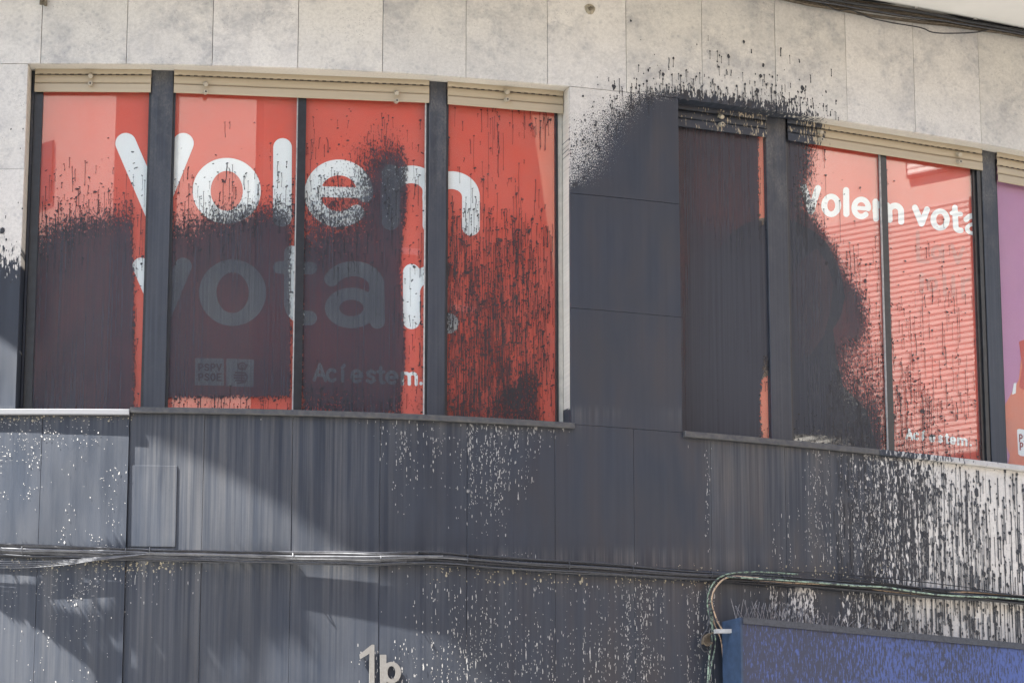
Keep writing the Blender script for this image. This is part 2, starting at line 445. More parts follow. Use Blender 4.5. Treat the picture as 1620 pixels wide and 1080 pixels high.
def paint_mask(k, fine=True, thr=(0.22, 1.0), sc=((100, 19, 0), (56, 25, 0)), gain=9.0):
    """coverage attribute against streaky, blotchy noise -> paint mask"""
    sz = k.attr('sz', 'Vector')
    n1 = k.noise(k.vec(sz, sc[0]), 1, 3, .6)
    n2 = k.noise(k.vec(sz, sc[1]), 1, 2, .5, .6)
    n = k.math('ADD', k.math('MULTIPLY', n1, .62), k.math('MULTIPLY', n2, .38))
    n = k.ramp(n, .34, .66)
    if fine:
        f1 = k.ramp(k.noise(k.vec(sz, (190, 115, 0)), 1, 3, .7), .3, .7)
        f = k.attr('fine')
        n = k.math('ADD', k.math('MULTIPLY', f1, f), k.math('MULTIPLY', n, k.math('SUBTRACT', 1.0, f)))
    d = k.attr('dens')
    if fine:
        f = k.attr('fine')
        lo = k.math('MULTIPLY', k.math('SUBTRACT', 1.0, f), thr[0])
        lo = k.math('ADD', lo, k.math('MULTIPLY', f, .04))
    else:
        lo = thr[0]
    d = k.n('MapRange', {0: d, 1: lo, 2: thr[1], 3: -0.06, 4: 1.08}).outputs[0]
    return k.math('MULTIPLY_ADD', k.math('SUBTRACT', d, n), gain, .5, clamp=True)


def paint_colour(k):
    sz = k.attr('sz', 'Vector')
    st = k.noise(k.vec(sz, (34, .55, 0)), 1, 5, .65)
    bl = k.noise(k.vec(sz, (2.2, 1.6, 0)), 1, 3, .55)
    c = k.mix(k.ramp(st, .35, .7), (0.0200, 0.0260, 0.0380), (0.0280, 0.0350, 0.0490))
    return k.mix(k.ramp(bl, .35, .7), c, (0.0255, 0.0300, 0.0390))


def m_stone(name, base, base2, grey=0.5):
    k = NT(name)
    sz = k.attr('sz', 'Vector')
    sep = k.n('SeparateXYZ', {0: sz})
    off = k.n('CombineXYZ', {0: k.math('MULTIPLY', sep.outputs[2], 37.0), 1: k.math('MULTIPLY', sep.outputs[2], 91.0), 2: sep.outputs[2]}).outputs[0]
    p = k.n('VectorMath', {0: sz, 1: off}, operation='ADD').outputs[0]
    cloud = k.noise(p, 2.3, 5, .62, .3)
    cl2 = k.noise(p, 6.5, 8, .74, .25)
    spec = k.noise(p, 60, 3, .7)
    fos = k.voro(p, 26).outputs['Distance']
    c = k.mix(k.ramp(cloud, .35, .68), base, base2)
    g = k.math('MULTIPLY', k.math('MULTIPLY', k.ramp(cl2, .42, .60), k.ramp(k.noise(p, 1.9, 4, .65), .42, .60)), grey)
    c = k.mix(g, c, (0.36, 0.36, 0.365))
    vn = k.math('ABSOLUTE', k.math('SUBTRACT', k.noise(p, 3.1, 5, .6, .5), .5))
    c = k.mix(k.math('MULTIPLY', k.ramp(vn, .018, .0), .30 * grey), c, (0.40, 0.385, 0.37))
    vn2 = k.math('ABSOLUTE', k.math('SUBTRACT', k.noise(p, 4.7, 4, .6, .3), .52))
    c = k.mix(k.math('MULTIPLY', k.ramp(vn2, .03, .0), .35 * grey), c, (0.70, 0.68, 0.64))
    spots = k.math('MULTIPLY', k.ramp(fos, .38, .16), k.ramp(cl2, .46, .56))
    c = k.mix(k.math('MULTIPLY', spots, .38 * grey), c, (0.24, 0.25, 0.275))
    c = k.mix(k.math('MULTIPLY', k.ramp(spec, .42, .72), .30), c, (0.30, 0.285, 0.26))
    pits = k.math('MULTIPLY', k.ramp(k.voro(p, 62).outputs['Distance'], .22, .10), k.ramp(k.noise(p, 5.0, 4, .65), .50, .60))
    c = k.mix(k.math('MULTIPLY', pits, .6), c, (0.17, 0.165, 0.165))
    grain = k.noise(p, 220, 2, .6)
    c = k.mix(k.ramp(grain, .3, .7, 0, .22), c, (.3, .28, .26))
    tone = k.n('TexWhiteNoise', {'W': sep.outputs[2]}, noise_dimensions='1D').outputs['Value']
    c = k.mix(1.0, c, k.n('CombineColor', {0: k.ramp(tone, 0, 1, .87, 1.0), 1: k.ramp(tone, 0, 1, .87, 1.0), 2: k.ramp(tone, 0, 1, .85, 1.0)}).outputs[0], 'MULTIPLY')
    mask = paint_mask(k, gain=6.5)
    # washed streaks thin the coat
    st = k.noise(k.vec(sz, (42, .5, 0)), 1, 4, .7)
    st2 = k.noise(k.vec(sz, (13, .35, 0)), 1, 3, .6)
    st = k.math('ADD', k.math('MULTIPLY', st, .6), k.math('MULTIPLY', st2, .4))
    w = k.math('MULTIPLY', k.attr('wash'), k.ramp(st, .44, .66))
    w = k.math('MULTIPLY', w, .36)
    grime = k.mix(k.attr('wash'), c, (0.27, 0.24, 0.185))
    pc = k.mix(w, paint_colour(k), grime)
    col = k.mix(mask, c, pc)
    gl_ = k.ramp(k.noise(k.vec(sz, (9, 1.6, 0)), 1, 4, .6), .35, .65, .34, .62)
    rough = k.math('ADD', k.math('MULTIPLY', mask, gl_), k.math('MULTIPLY', k.math('SUBTRACT', 1.0, mask), .78))
    h = k.math('ADD', k.math('MULTIPLY', spec, .4), k.math('MULTIPLY', mask, .6))
    return k.done(k.bsdf(col, rough, .4, normal=k.bump(h, .25, .002)))


M = {}
M['stone'] = m_stone('limestone', (0.69, 0.665, 0.61), (0.605, 0.585, 0.55), .8)
M['stone_low'] = m_stone('limestone_lower', (0.67, 0.645, 0.605), (0.62, 0.59, 0.545), .3)
M['reveal'] = m_stone('limestone_reveal', (0.60, 0.565, 0.49), (0.55, 0.51, 0.44), .15)


def m_simple(name, col, rough=.6, spec=.4, metal=0.0, var=.25, scale=18.0, col2=None, bump=.12):
    k = NT(name)
    p = k.n('NewGeometry').outputs['Position']
    n = k.noise(p, scale, 5, .6)
    c2 = col2 or tuple(c * (1 - var) for c in col)
    c = k.mix(k.ramp(n, .32, .68), col, c2)
    return k.done(k.bsdf(c, rough, spec, metal, normal=k.bump(n, bump, .004)))


def m_painted(name, col, col2, rough=.5, spec=.4, thr=(.2, 1.0), stretch=(20, 3, 0)):
    """a surface that also took the thrown paint"""
    k = NT(name)
    sz = k.attr('sz', 'Vector')
    n = k.noise(k.vec(sz, stretch), 1, 5, .6)
    c = k.mix(k.ramp(n, .3, .7), col, col2)
    mask = paint_mask(k, fine=False, thr=thr)
    c = k.mix(mask, c, paint_colour(k))
    return k.done(k.bsdf(c, k.ramp(mask, 0, 1, rough, .5), spec, normal=k.bump(mask, .2, .001)))


M['shutter'] = m_painted('shutter_beige', (0.40, 0.335, 0.235), (0.36, 0.30, 0.21), .45, .4, thr=(.1, 1.05), stretch=(1.2, 60, 0))
M['sill'] = m_painted('sill_stone', (0.46, 0.45, 0.43), (0.36, 0.35, 0.335), .7, .3, thr=(.12, .9))
M['sill_dusty'] = m_simple('sill_dusty', (0.13, 0.133, 0.14), .6, .4, 0, .45, 40, (0.13, 0.135, 0.145))
M['sill_dark'] = m_simple('sill_dark', (0.040, 0.043, 0.052), .5, .4, 0, .45, 30, (0.085, 0.083, 0.078))


def m_post():
    k = NT('post_metal')
    p = k.n('NewGeometry').outputs['Position']
    n = k.noise(k.vec(p, (9, 9, 5)), 1, 6, .7)
    f = k.noise(k.vec(p, (110, 110, 60)), 1, 4, .7)
    st = k.noise(k.vec(p, (70, 70, 1.0)), 1, 3, .6)
    z = k.n('SeparateXYZ', {0: p}).outputs[2]
    top = k.ramp(z, 6.7, 7.6)
    c = k.mix(k.ramp(st, .35, .7), (0.024, 0.028, 0.037), (0.040, 0.046, 0.058))
    dust = k.math('MULTIPLY', k.math('MULTIPLY', k.ramp(n, .42, .7), k.ramp(f, .3, .65)), k.ramp(top, 0, 1, .12, .8))
    c = k.mix(dust, c, (0.17, 0.16, 0.14))
    return k.done(k.bsdf(c, .5, .45, normal=k.bump(f, .15, .001)))


M['post'] = m_post()
M['frame'] = m_simple('frame_dark', (0.022, 0.024, 0.028), .35, .5, 0, .5, 25)
M['bead'] = m_simple('frame_bead', (0.42, 0.41, 0.39), .45, .5, 0, .4, 40)
M['guide'] = m_simple('shutter_guide', (0.50, 0.475, 0.41), .5, .4, 0, .2, 20)
M['knob'] = m_simple('stop_plastic', (0.42, 0.37, 0.28), .5, .4, 0, .3, 60)
M['rubber'] = m_simple('stop_rubber', (0.03, 0.03, 0.03), .6, .3)


def m_film(name, c1, c2=None):
    k = NT(name)
    p = k.n('NewGeometry').outputs['Position']
    n = k.noise(p, 3.0, 3, .5)
    f = k.voro(p, 160).outputs['Distance']
    c = k.mix(k.ramp(n, .3, .7), c1, c2 or tuple(v * .9 for v in c1))
    c = k.mix(k.ramp(f, .2, .7, 0, .10), c, tuple(v * .6 for v in c1))
    return k.done(k.bsdf(c, .45, .3))


RED = (0.66, 0.072, 0.040)
M['film'] = m_film('poster_red', RED, (0.62, 0.080, 0.048))
M['film_pink'] = m_film('poster_lilac', (0.46, 0.20, 0.36), (0.50, 0.22, 0.36))
M['print_orange'] = m_film('print_orange', (0.72, 0.17, 0.075), (0.62, 0.22, 0.14))
M['print_salmon'] = m_film('print_salmon', (0.55, 0.075, 0.05))
M['letter'] = m_film('print_white', (0.80, 0.82, 0.82), (0.78, 0.80, 0.80))
M['print_hair'] = m_film('print_dark', (0.035, 0.030, 0.030))
M['print_skin'] = m_film('print_skin', (0.34, 0.10, 0.07))
M['print_grey'] = m_film('print_faint_grey', (0.50, 0.085, 0.060))
M['print_ink'] = m_film('print_ink', (0.30, 0.05, 0.045))


def m_glass():
    k = NT('window_glass')
    f = k.n('LayerWeight', {'Blend': .5}).outputs['Facing']
    f2 = k.math('MULTIPLY', f, f)
    f5 = k.math('MULTIPLY', k.math('MULTIPLY', f2, f2), f)
    fr = k.math('MULTIPLY_ADD', f5, .96, .045)
    g = k.n('BsdfGlossy', {'Color': (1, 1, 1), 'Roughness': .0})
    t = k.n('BsdfTransparent', {'Color': (.97, .985, .98)})
    mx = k.n('MixShader', {0: fr, 1: t.outputs[0], 2: g.outputs[0]})
    # a thin diffuse veil, dust put in to paint haze over the film
    du = k.math('MULTIPLY', k.ramp(k.noise(k.n('NewGeometry').outputs['Position'], 5.0, 5, .65), .3, .7, .4, 1.0), .045)
    dd = k.n('BsdfDiffuse', {'Color': (.62, .58, .53)})
    m2 = k.n('MixShader', {0: du, 1: mx.outputs[0], 2: dd.outputs[0]})
    return k.done(m2.outputs[0])


M['glass'] = m_glass()


def m_coat():
    """thrown paint on the panes: a thin translucent dark film with thicker runs"""
    k = NT('paint_on_glass')
    sz = k.attr('sz', 'Vector')
    mask = paint_mask(k, fine=False, thr=(.16, .98), sc=((120, 52, 0), (70, 44, 0)), gain=5.0)
    st = k.noise(k.vec(sz, (60, .5, 0)), 1, 5, .7)
    bl = k.noise(k.vec(sz, (2.5, 1.4, 0)), 1, 3, .5)
    op = k.math('ADD', k.ramp(st, .3, .7, .70, .88), k.ramp(bl, .3, .7, -.06, .05))
    op = k.math('ADD', op, k.math('MULTIPLY', k.attr('thick'), .17))
    op = k.math('MINIMUM', op, .985)
    a = k.math('MULTIPLY', mask, op)
    c = k.mix(k.ramp(st, .35, .7), (0.025, 0.029, 0.039), (0.037, 0.041, 0.052))
    b = k.bsdf(c, .5, .35, normal=k.bump(mask, .15, .001))
    t = k.n('BsdfTransparent')
    return k.done(k.n('MixShader', {0: a, 1: t.outputs[0], 2: b}).outputs[0])


M['coat'] = m_coat()


def m_drop(name, alpha):
    k = NT(name)
    b = k.bsdf((0.024, 0.024, 0.028), .45, .4)
    t = k.n('BsdfTransparent')
    return k.done(k.n('MixShader', {0: alpha, 1: t.outputs[0], 2: b}).outputs[0])


M['drop_glass'] = m_drop('paint_drop_glass', .84)
M['drop'] = m_simple('paint_drop', (0.030, 0.032, 0.038), .5, .4, 0, .3, 40)
M['fleck'] = m_simple('bare_fleck', (0.42, 0.41, 0.39), .75, .3, 0, .45, 60)
M['crust'] = m_simple('bare_fleck_dusty', (0.40, 0.36, 0.27), .8, .2, 0, .5, 60)
M['backing'] = m_simple('mortar_backing', (0.10, 0.095, 0.09), .9, .2)
M['soffit'] = m_simple('soffit_plaster', (0.66, 0.645, 0.60), .85, .2, 0, .08, 3)
M['cable_black'] = m_simple('cable_black', (0.028, 0.029, 0.032), .5, .4, 0, .5, 30)
M['cable_paint'] = m_simple('cable_painted', (0.050, 0.053, 0.062), .5, .45, 0, .5, 50)
M['cable_grey'] = m_simple('cable_grey', (0.15, 0.153, 0.162), .42, .5, 0, .6, 14, (0.06, 0.063, 0.07))
M['cable_brown'] = m_simple('cable_dusty', (0.14, 0.115, 0.085), .8, .2, 0, .55, 40)


def m_green(name, c1, lo, hi):
    k = NT(name)
    p = k.n('NewGeometry').outputs['Position']
    n = k.noise(p, 45, 4, .7)
    c = k.mix(k.ramp(n, lo, hi), c1, (0.04, 0.043, 0.048))
    return k.done(k.bsdf(c, .5, .4))


M['cable_green'] = m_green('cable_green', (0.27, 0.36, 0.27), .44, .58)
M['cable_tan'] = m_green('cable_tan', (0.42, 0.30, 0.20), .52, .66)
M['cable_green_dark'] = m_green('cable_green_painted', (0.20, 0.28, 0.20), .40, .56)


def m_sign():
    k = NT('sign_blue')
    sz = k.attr('sz', 'Vector')
    n1 = k.noise(k.vec(sz, (120, 14, 0)), 1, 4, .7)
    n2 = k.noise(k.vec(sz, (55, 26, 0)), 1, 4, .65, .4)
    n = k.ramp(k.math('ADD', k.math('MULTIPLY', n1, .6), k.math('MULTIPLY', n2, .4)), .32, .68)
    m = k.math('MULTIPLY_ADD', k.math('SUBTRACT', k.attr('dens'), n), 6.0, .5, clamp=True)
    big = k.noise(k.vec(sz, (2.0, 2.0, 0)), 1, 3, .5)
    c = k.mix(k.ramp(big, .3, .7), (0.048, 0.078, 0.225), (0.056, 0.088, 0.26))
    c = k.mix(k.math('MULTIPLY', m, .9), c, (0.026, 0.028, 0.040))
    return k.done(k.bsdf(c, .45, .4))


M['sign'] = m_sign()
M['sign_side'] = m_simple('sign_side', (0.030, 0.055, 0.105), .5, .4, 0, .35, 25)
M['sign_frame'] = m_simple('sign_frame', (0.055, 0.06, 0.072), .5, .45, 0, .5, 60, (0.025, 0.027, 0.034))
M['spike'] = m_simple('spike_wire', (0.24, 0.245, 0.26), .4, .5, .2, .6, 60, (0.09, 0.09, 0.10))
M['number'] = m_simple('number_metal', (0.235, 0.23, 0.215), .42, .5, .45, .4, 60, (0.20, 0.19, 0.175))
M['anchor'] = m_simple('anchor_metal', (0.20, 0.17, 0.12), .7, .4, .3, .5, 60)
M['cover'] = m_simple('cover_plate_paint', (0.034, 0.038, 0.049), .45, .45, 0, .3, 12, (0.045, 0.05, 0.062))
M['bracket'] = m_simple('bracket_pale', (0.36, 0.36, 0.355), .5, .4, 0, .3, 40)
M['asphalt'] = m_simple('asphalt', (0.05, 0.05, 0.05), .9, .3, 0, .3, 60)
M['paving'] = m_simple('paving', (0.28, 0.275, 0.265), .85, .3, 0, .2, 12)
M['plaster'] = m_simple('plaster_pale', (0.62, 0.57, 0.50), .9, .2, 0, .12, 2)
M['plaster_far'] = m_simple('plaster_far', (0.47, 0.435, 0.385), .9, .2, 0, .15, 1.2)
M['plaster_white'] = m_simple('plaster_white', (0.74, 0.72, 0.68), .9, .2, 0, .08, 2)
M['brick_dull'] = m_simple('plaster_ochre', (0.25, 0.18, 0.13), .9, .2, 0, .3, 2)
M['dark_glass'] = m_simple('far_glass', (0.03, 0.035, 0.04), .1, .5)
M['far_shutter'] = m_simple('far_shutter', (0.37, 0.35, 0.32), .6, .3, 0, .1, 4)
M['leaf'] = m_simple('leaf_green', (0.055, 0.095, 0.03), .6, .3, 0, .5, 3)
M['bark'] = m_simple('bark', (0.12, 0.095, 0.07), .9, .2, 0, .5, 14)

# ---------------------------------------------------------------- ground and street
def plain_box(name, x0, x1, y0, y1, z0, z1, mat, parent=None):
    V = np.array([(x, y, z) for x in (x0, x1) for y in (y0, y1) for z in (z0, z1)])
    return link(name, mesh(name, V, [BOXF]), mat, parent)


g = link('ground', mesh('ground', [(-900, -900, -.13), (900, -900, -.13), (900, 900, -.13), (-900, 900, -.13)], [[[0, 1, 2, 3]]]), M['asphalt'])
tag(g, kind='structure')
sS = np.linspace(-8, 13, 60)
a, b = W(sS, 0, 0.3), W(sS, 0, 0)
inn = W(sS, 0.0, -1.0); out = W(sS, 0.0, 4.2); out2 = out.copy(); out2[:, 2] = -.13
pv = np.concatenate([inn, out, out2])
nS = len(sS); i = np.arange(nS - 1)
tag(link('pavement', mesh('pavement', pv, [np.stack([i, i + nS, i + nS + 1, i + 1], -1), np.stack([i + nS, i + 2 * nS, i + 2 * nS + 1, i + nS + 1], -1)]), M['paving']), kind='structure')
tag(plain_box('far_pavement', -60, 60, -14.5, -6.0, -.13, 0.0, M['paving']), kind='structure')

# ---------------------------------------------------------------- the building
bld = empty('corner_building')
tag(bld, 'curved limestone-clad corner building, its shopfront windows and walls splashed with dark paint', 'building')

# backing behind the panels, with the two window openings left free
W1A, W1B, W2A, W2B = -0.072, 3.138, 3.838, 7.75
def backing(s0, s1, z0, z1, d0=-0.30, d1=-0.022):
    n = max(2, int((s1 - s0) / .15) + 2)
    S = np.linspace(s0, s1, n)
    P = [boxpts(W, S[i], S[i + 1], z0, z1, d0, d1) for i in range(n - 1)]
    return P


ZO0, ZO1 = ZS - 0.005, ZT + 0.004
parts = backing(-8, W1A - .04, 0, ZSOF) + backing(W1A - .04, W1B + .04, 0, ZS - .06) + backing(W1A - .04, W1B + .04, ZT + .045, ZSOF) \
    + backing(W1B + .04, W2A - .04, 0, ZSOF) + backing(W2A - .04, W2B, 0, ZS - .06) + backing(W2A - .04, W2B, ZT + .045, ZSOF) + backing(W2B, 13, 0, ZSOF)
link('wall_core', mesh('wall_core', *joinparts(parts)), M['backing'], bld)
# room-dark back of the windows
parts = backing(W1A - .3, W1B + .3, ZS - .3, ZT + .3, -1.0, -0.9) + backing(W2A - .3, W2B, ZS - .3, ZT + .3, -1.0, -0.9)
link('room_back_wall', mesh('room_back_wall', *joinparts(parts)), M['backing'], bld)



def panel(s0, s1, z0, z1, mat, proud=0.0, step=0.022):
    J = 0.0015 if z1 > ZT - .01 else 0.0009         # half a joint
    r = rng.random() * 10
    d = proud + rng.normal() * 0.0009
    tl, tz = rng.normal() * 0.0012, rng.normal() * 0.0012
    fn = lambda s, z, dd: W(s, z, dd + np.where(np.asarray(dd) > -.015, tl * (s - (s0 + s1) / 2) / .5 + tz * (z - (z0 + z1) / 2) / .5, 0))
    return link('stone_panel', slabmesh('stone_panel', fn, s0 + J, s1 - J, z0 + J, z1 - J, -0.0215, d, step, .0010, r), mat, bld)


# frieze above the windows
for k in range(-3, 16):
    panel(k * .5, (k + 1) * .5, ZT, ZSOF, M['stone'])
# left pier
for z0, z1 in ((ZS - .045, 5.432 + ZC), (5.432 + ZC, ZT)):
    panel(-.572, W1A, z0, z1, M['stone'])
    panel(-1.072, -.572, z0, z1, M['stone'])
# middle pier
for z0, z1 in ((ZS, 4.713 + ZC), (4.713 + ZC, 5.412 + ZC), (5.412 + ZC, ZT)):
    panel(W1B, W2A, z0, z1, M['stone_low'])
# apron under the sills and the course under the cables
js = [back(u, 780)[0] for u in (64, 202, 321, 461.5, 601, 739, 878, 1003, 1125, 1242.5, 1348, 1455, 1560)]
js = [js[0] - 1.0, js[0] - .5] + list(js) + [js[-1] + .5, js[-1] + 1.0, js[-1] + 1.5]
for a, b in zip(js[:-1], js[1:]):
    m = (a + b) / 2
    left = m < js[3]
    pr = 0.016 if left else 0.0
    top = ZS if W1B - .2 < m < W2A + .1 else ZS - .028
    if left: top = ZS - .045
    panel(a, b, ZCAB, top, M['stone_low'], pr)
    panel(a, b, 2.0 + ZC - .55, ZCAB, M['stone_low'], pr)
for a, b in zip(js[:-1], js[1:]):
    panel(a, b, 0.02, 2.0 + ZC - .55, M['stone_low'], 0, .25)

# reveals of the two openings
def jamb(s0, s1, z0, z1, d0, d1, ns=.05):
    return link('window_reveal', slabmesh('window_reveal', W, s0, s1, z0, z1, d0, d1, ns, .002, rng.random() * 10, du=-16 if abs(s0 - W1B) < .01 else 0), M['reveal'], bld)


def lintel(s0, s1):
    # underside of the head: d runs inwards; gridded so that splashes show
    n = int((s1 - s0) / .02); nd = 10
    S, D = np.meshgrid(np.linspace(s0, s1, n), np.linspace(-.28, -.022, nd), indexing='ij')
    Vb = W(S.ravel(), ZT + .003, D.ravel())
    Sa = np.linspace(s0, s1, n)
    Vt = W(Sa, ZT + .04, -.28); Vf = W(Sa, ZT + .04, -.022)
    i = np.arange(n - 1); o = n * nd
    F = [gridfaces(n, nd)[:, ::-1], np.stack([i * nd + nd - 1, (i + 1) * nd + nd - 1, o + n + i + 1, o + n + i], -1),
         np.stack([o + i, o + n + i, o + n + i + 1, o + i + 1], -1), np.stack([o + i, o + i + 1, (i + 1) * nd, i * nd], -1)]
    V = np.concatenate([Vb, Vt, Vf])
    me = mesh('window_head', V, F)
    s = np.concatenate([S.ravel(), Sa, Sa]); z = np.concatenate([D.ravel() * 1.0 + ZT, np.full(2 * n, ZT)])
    paintattr(me, V, s, z, 3.3)
    link('window_head', me, M['reveal'], bld)


lintel(W1A - .04, W1B + .04)
lintel(W2A - .04, W2B)
jamb(W1A - .045, W1A, ZS - .05, ZT, -.26, -.0225)
jamb(W1B, W1B + .045, ZS - .05, ZT, -.26, -.0225)
jamb(W2A - .045, W2A, ZS - .05, ZT, -.26, -.0225)

# sills
def sill(s0, s1, z0, z1, d1, mat, name='window_sill'):
    me = slabmesh(name, W, s0, s1, z0, z1, -.27, d1, .03, .003, rng.random() * 10, zstep=.012)
    return link(name, me, mat, bld)


s203 = js[3]
sill(-.55, s203, ZS - .045, ZS - .012, .042, M['sill_dusty'])
sill(s203 + .002, W1B + .015, ZS - .028, ZS + .004, .030, M['sill_dark'])
sE = 5.15
sill(W2A + .004, sE, ZS - .028, ZS + .006, .030, M['sill_dark'])
sill(sE + .002, W2B, ZS - .028, ZS + .006, .030, M['sill'])

# posts between the bays
PO = [(.643, .772), (2.302, 2.408), (4.490, 4.631), (6.085, 6.196)]
for a, b in PO:
    me = slabmesh('window_post', W, a, b, ZS + .005, ZT + .002, -.24, -.120, .03, .003, rng.random() * 10, zstep=.2)
    link('window_post', me, M['post'], bld)

# soffit of the balcony slab overhead
SOFW = 0.80
n = 90
Sa = np.linspace(-8, 13, n)
EDGE = np.interp(Sa, [-1.75, -1.3], [.66, SOFW])          # edge jogs in, shaped to set the shadow line on the wall
rows = [W(Sa, ZSOF, -.35), W(Sa, ZSOF, EDGE), W(Sa, ZSOF + .22, EDGE), W(Sa, ZSOF + .22, -.35)]
V = np.concatenate(rows); i = np.arange(n - 1)
F = [np.stack([i + r0 * n, i + 1 + r0 * n, i + 1 + ((r0 + 1) % 4) * n, i + ((r0 + 1) % 4) * n], -1) for r0 in range(4)]
link('balcony_slab', mesh('balcony_slab', V, F), M['soffit'], bld)
# upper storey behind the balcony
parts = backing(-8, 13, ZSOF + .22, ZSOF + 6, -.35, -.05)
link('upper_wall', mesh('upper_wall', *joinparts(parts)), M['plaster'], bld)
parts = []
for q in np.arange(-7.9, 12.9, .14):
    parts.append(boxpts(W, q, q + .016, ZSOF + .22, ZSOF + 1.25, .58, .596))
parts += backing(-7.9, 12.9, ZSOF + 1.25, ZSOF + 1.29, .565, .61)
link('balcony_railing', mesh('balcony_railing', *joinparts(parts)), M['frame'], bld)

# ---------------------------------------------------------------- windows
BAYS = [Bay(-.050, .643), Bay(.772, 2.302), Bay(2.408, 3.105), Bay(3.842, 4.535), Bay(4.631, 6.085), Bay(6.196, 7.6)]
LABELS = ['narrow red poster window at the left end, lower half under dark paint',
          'wide red poster window with two panes and big white lettering half buried in paint',
          'narrow red poster window beside the pale stone reveal, covered in dripping splatter',
          'narrow window wholly coated in dark paint, one red strip left by the post',
          'wide red poster window with small white lettering, dark paint over its left half',
          'lilac and orange poster window cut by the right edge, clean of paint']
MULL = {1: (1.516, 1.565), 4: (5.326, 5.368)}
ZB = ZS + .008
wins = []
for bi, B in enumerate(BAYS):
    zt = ZT - .04
    fw = .018
    fr = []
    fl = .05 if bi == 0 else .014
    frr = .014
    for (s0, s1, z0, z1) in ((B.sa, B.sa + fl, ZB, zt), (B.sb - frr, B.sb, ZB, zt), (B.sa + fl, B.sb - frr, ZB, ZB + .012), (B.sa + fl, B.sb - frr, zt - fw, zt)):
        fr.append(boxpts(B.P, s0, s1, z0, z1, -.03, .018))
    if bi == 4:                               # deep stepped frame by the right post
        fr.append(boxpts(B.P, B.sb - .038, B.sb - .0141, ZB + .0125, zt - fw - .001, -.03, .030))
        fr.append(boxpts(B.P, B.sb - .060, B.sb - .0381, ZB + .0125, zt - fw - .001, -.03, .014))
    w = link('window', mesh('window', *joinparts(fr)), M['frame'], bld)
    w['label'] = LABELS[bi]
    wins.append(w)
    if bi in MULL:
        a, b = MULL[bi]
        ml = link('mullion', mesh('mullion', *boxpts(B.P, a, b, ZB + .012, zt - fw, -.008, .022)), M['frame'], w)
        link('glazing_bead', mesh('glazing_bead', *boxpts(B.P, a - .007, a - .0005, ZB + .0125, zt - fw - .001, .0065, .020)), M['bead'], w)
    if bi == 1:
        link('glazing_bead', mesh('glazing_bead', *boxpts(B.P, B.sb - .022, B.sb - .0145, ZB + .0125, zt - fw - .001, .0065, .022)), M['bead'], w)
    if bi in (0, 2):
        # pale shutter guide against the reveal
        e0, e1 = ((3.106, 3.136) if bi == 2 else (-.069, -.052))
        link('shutter_guide', slabmesh('shutter_guide', W, e0, e1, ZS + .006, ZT - .001, -.25, -.135, .03, .002, 2.0, zstep=.3), M['guide'] if bi == 2 else M['post'], w)
    # glass
    cells = [(B.sa + fl, B.sb - frr)]
    if bi in MULL:
        cells = [(B.sa + fl, MULL[bi][0]), (MULL[bi][1], B.sb - frr)]
    for (a, b) in cells:
        V, F = boxpts(B.P, a, b, ZB + .012, zt - fw, 0.0, .006)
        link('glass_pane', mesh('glass_pane', V, F), M['glass'], w)
        # printed film behind the glass
        V, F = boxpts(B.P, a - .002, b + .002, ZB + .010, zt - fw + .002, -.012, -.011)
        f = link('poster_film', mesh('poster_film', V, F), M['film_pink'] if bi == 5 else M['film'], w)
        # paint coat over the glass
        st = .0125
        nu, nv = int((b - a) / st) + 2, int((zt - fw - ZB - .012) / st) + 2
        S, Z = np.meshgrid(np.linspace(a, b, nu), np.linspace(ZB + .012, zt - fw, nv), indexing='ij')
        V = B.P(S.ravel(), Z.ravel(), .0085)
        u, v = measure(V)
        cov = glass_cov(u, v)
        if cov.max() > .1:
            # keep only the cells that hold paint
            F = gridfaces(nu, nv)
            F = F[cov[F].max(1) > .08]
            me = mesh('paint_coat', V, [F])
            attr(me, 'sz', np.stack([S.ravel(), Z.ravel(), 0 * S.ravel()], -1))
            soft = np.clip((u - 700) / 8, 0, 1) * np.clip((900 - u) / 8, 0, 1) * .34 + np.clip((u - 1392) / 6, 0, 1) * .36
            attr(me, 'dens', cov - soft * np.clip((.86 - cov) / .2, 0, 1))
            th = np.clip((u - 1075) / 20, 0, 1) * np.clip((1300 - u) / 70, 0, 1) * np.clip((v - 300) / 120, .35, 1) + np.clip((v - 560) / 120, 0, 1) * .25
            attr(me, 'thick', np.clip(th, 0, 1))
            link('paint_coat', me, M['coat'], w)

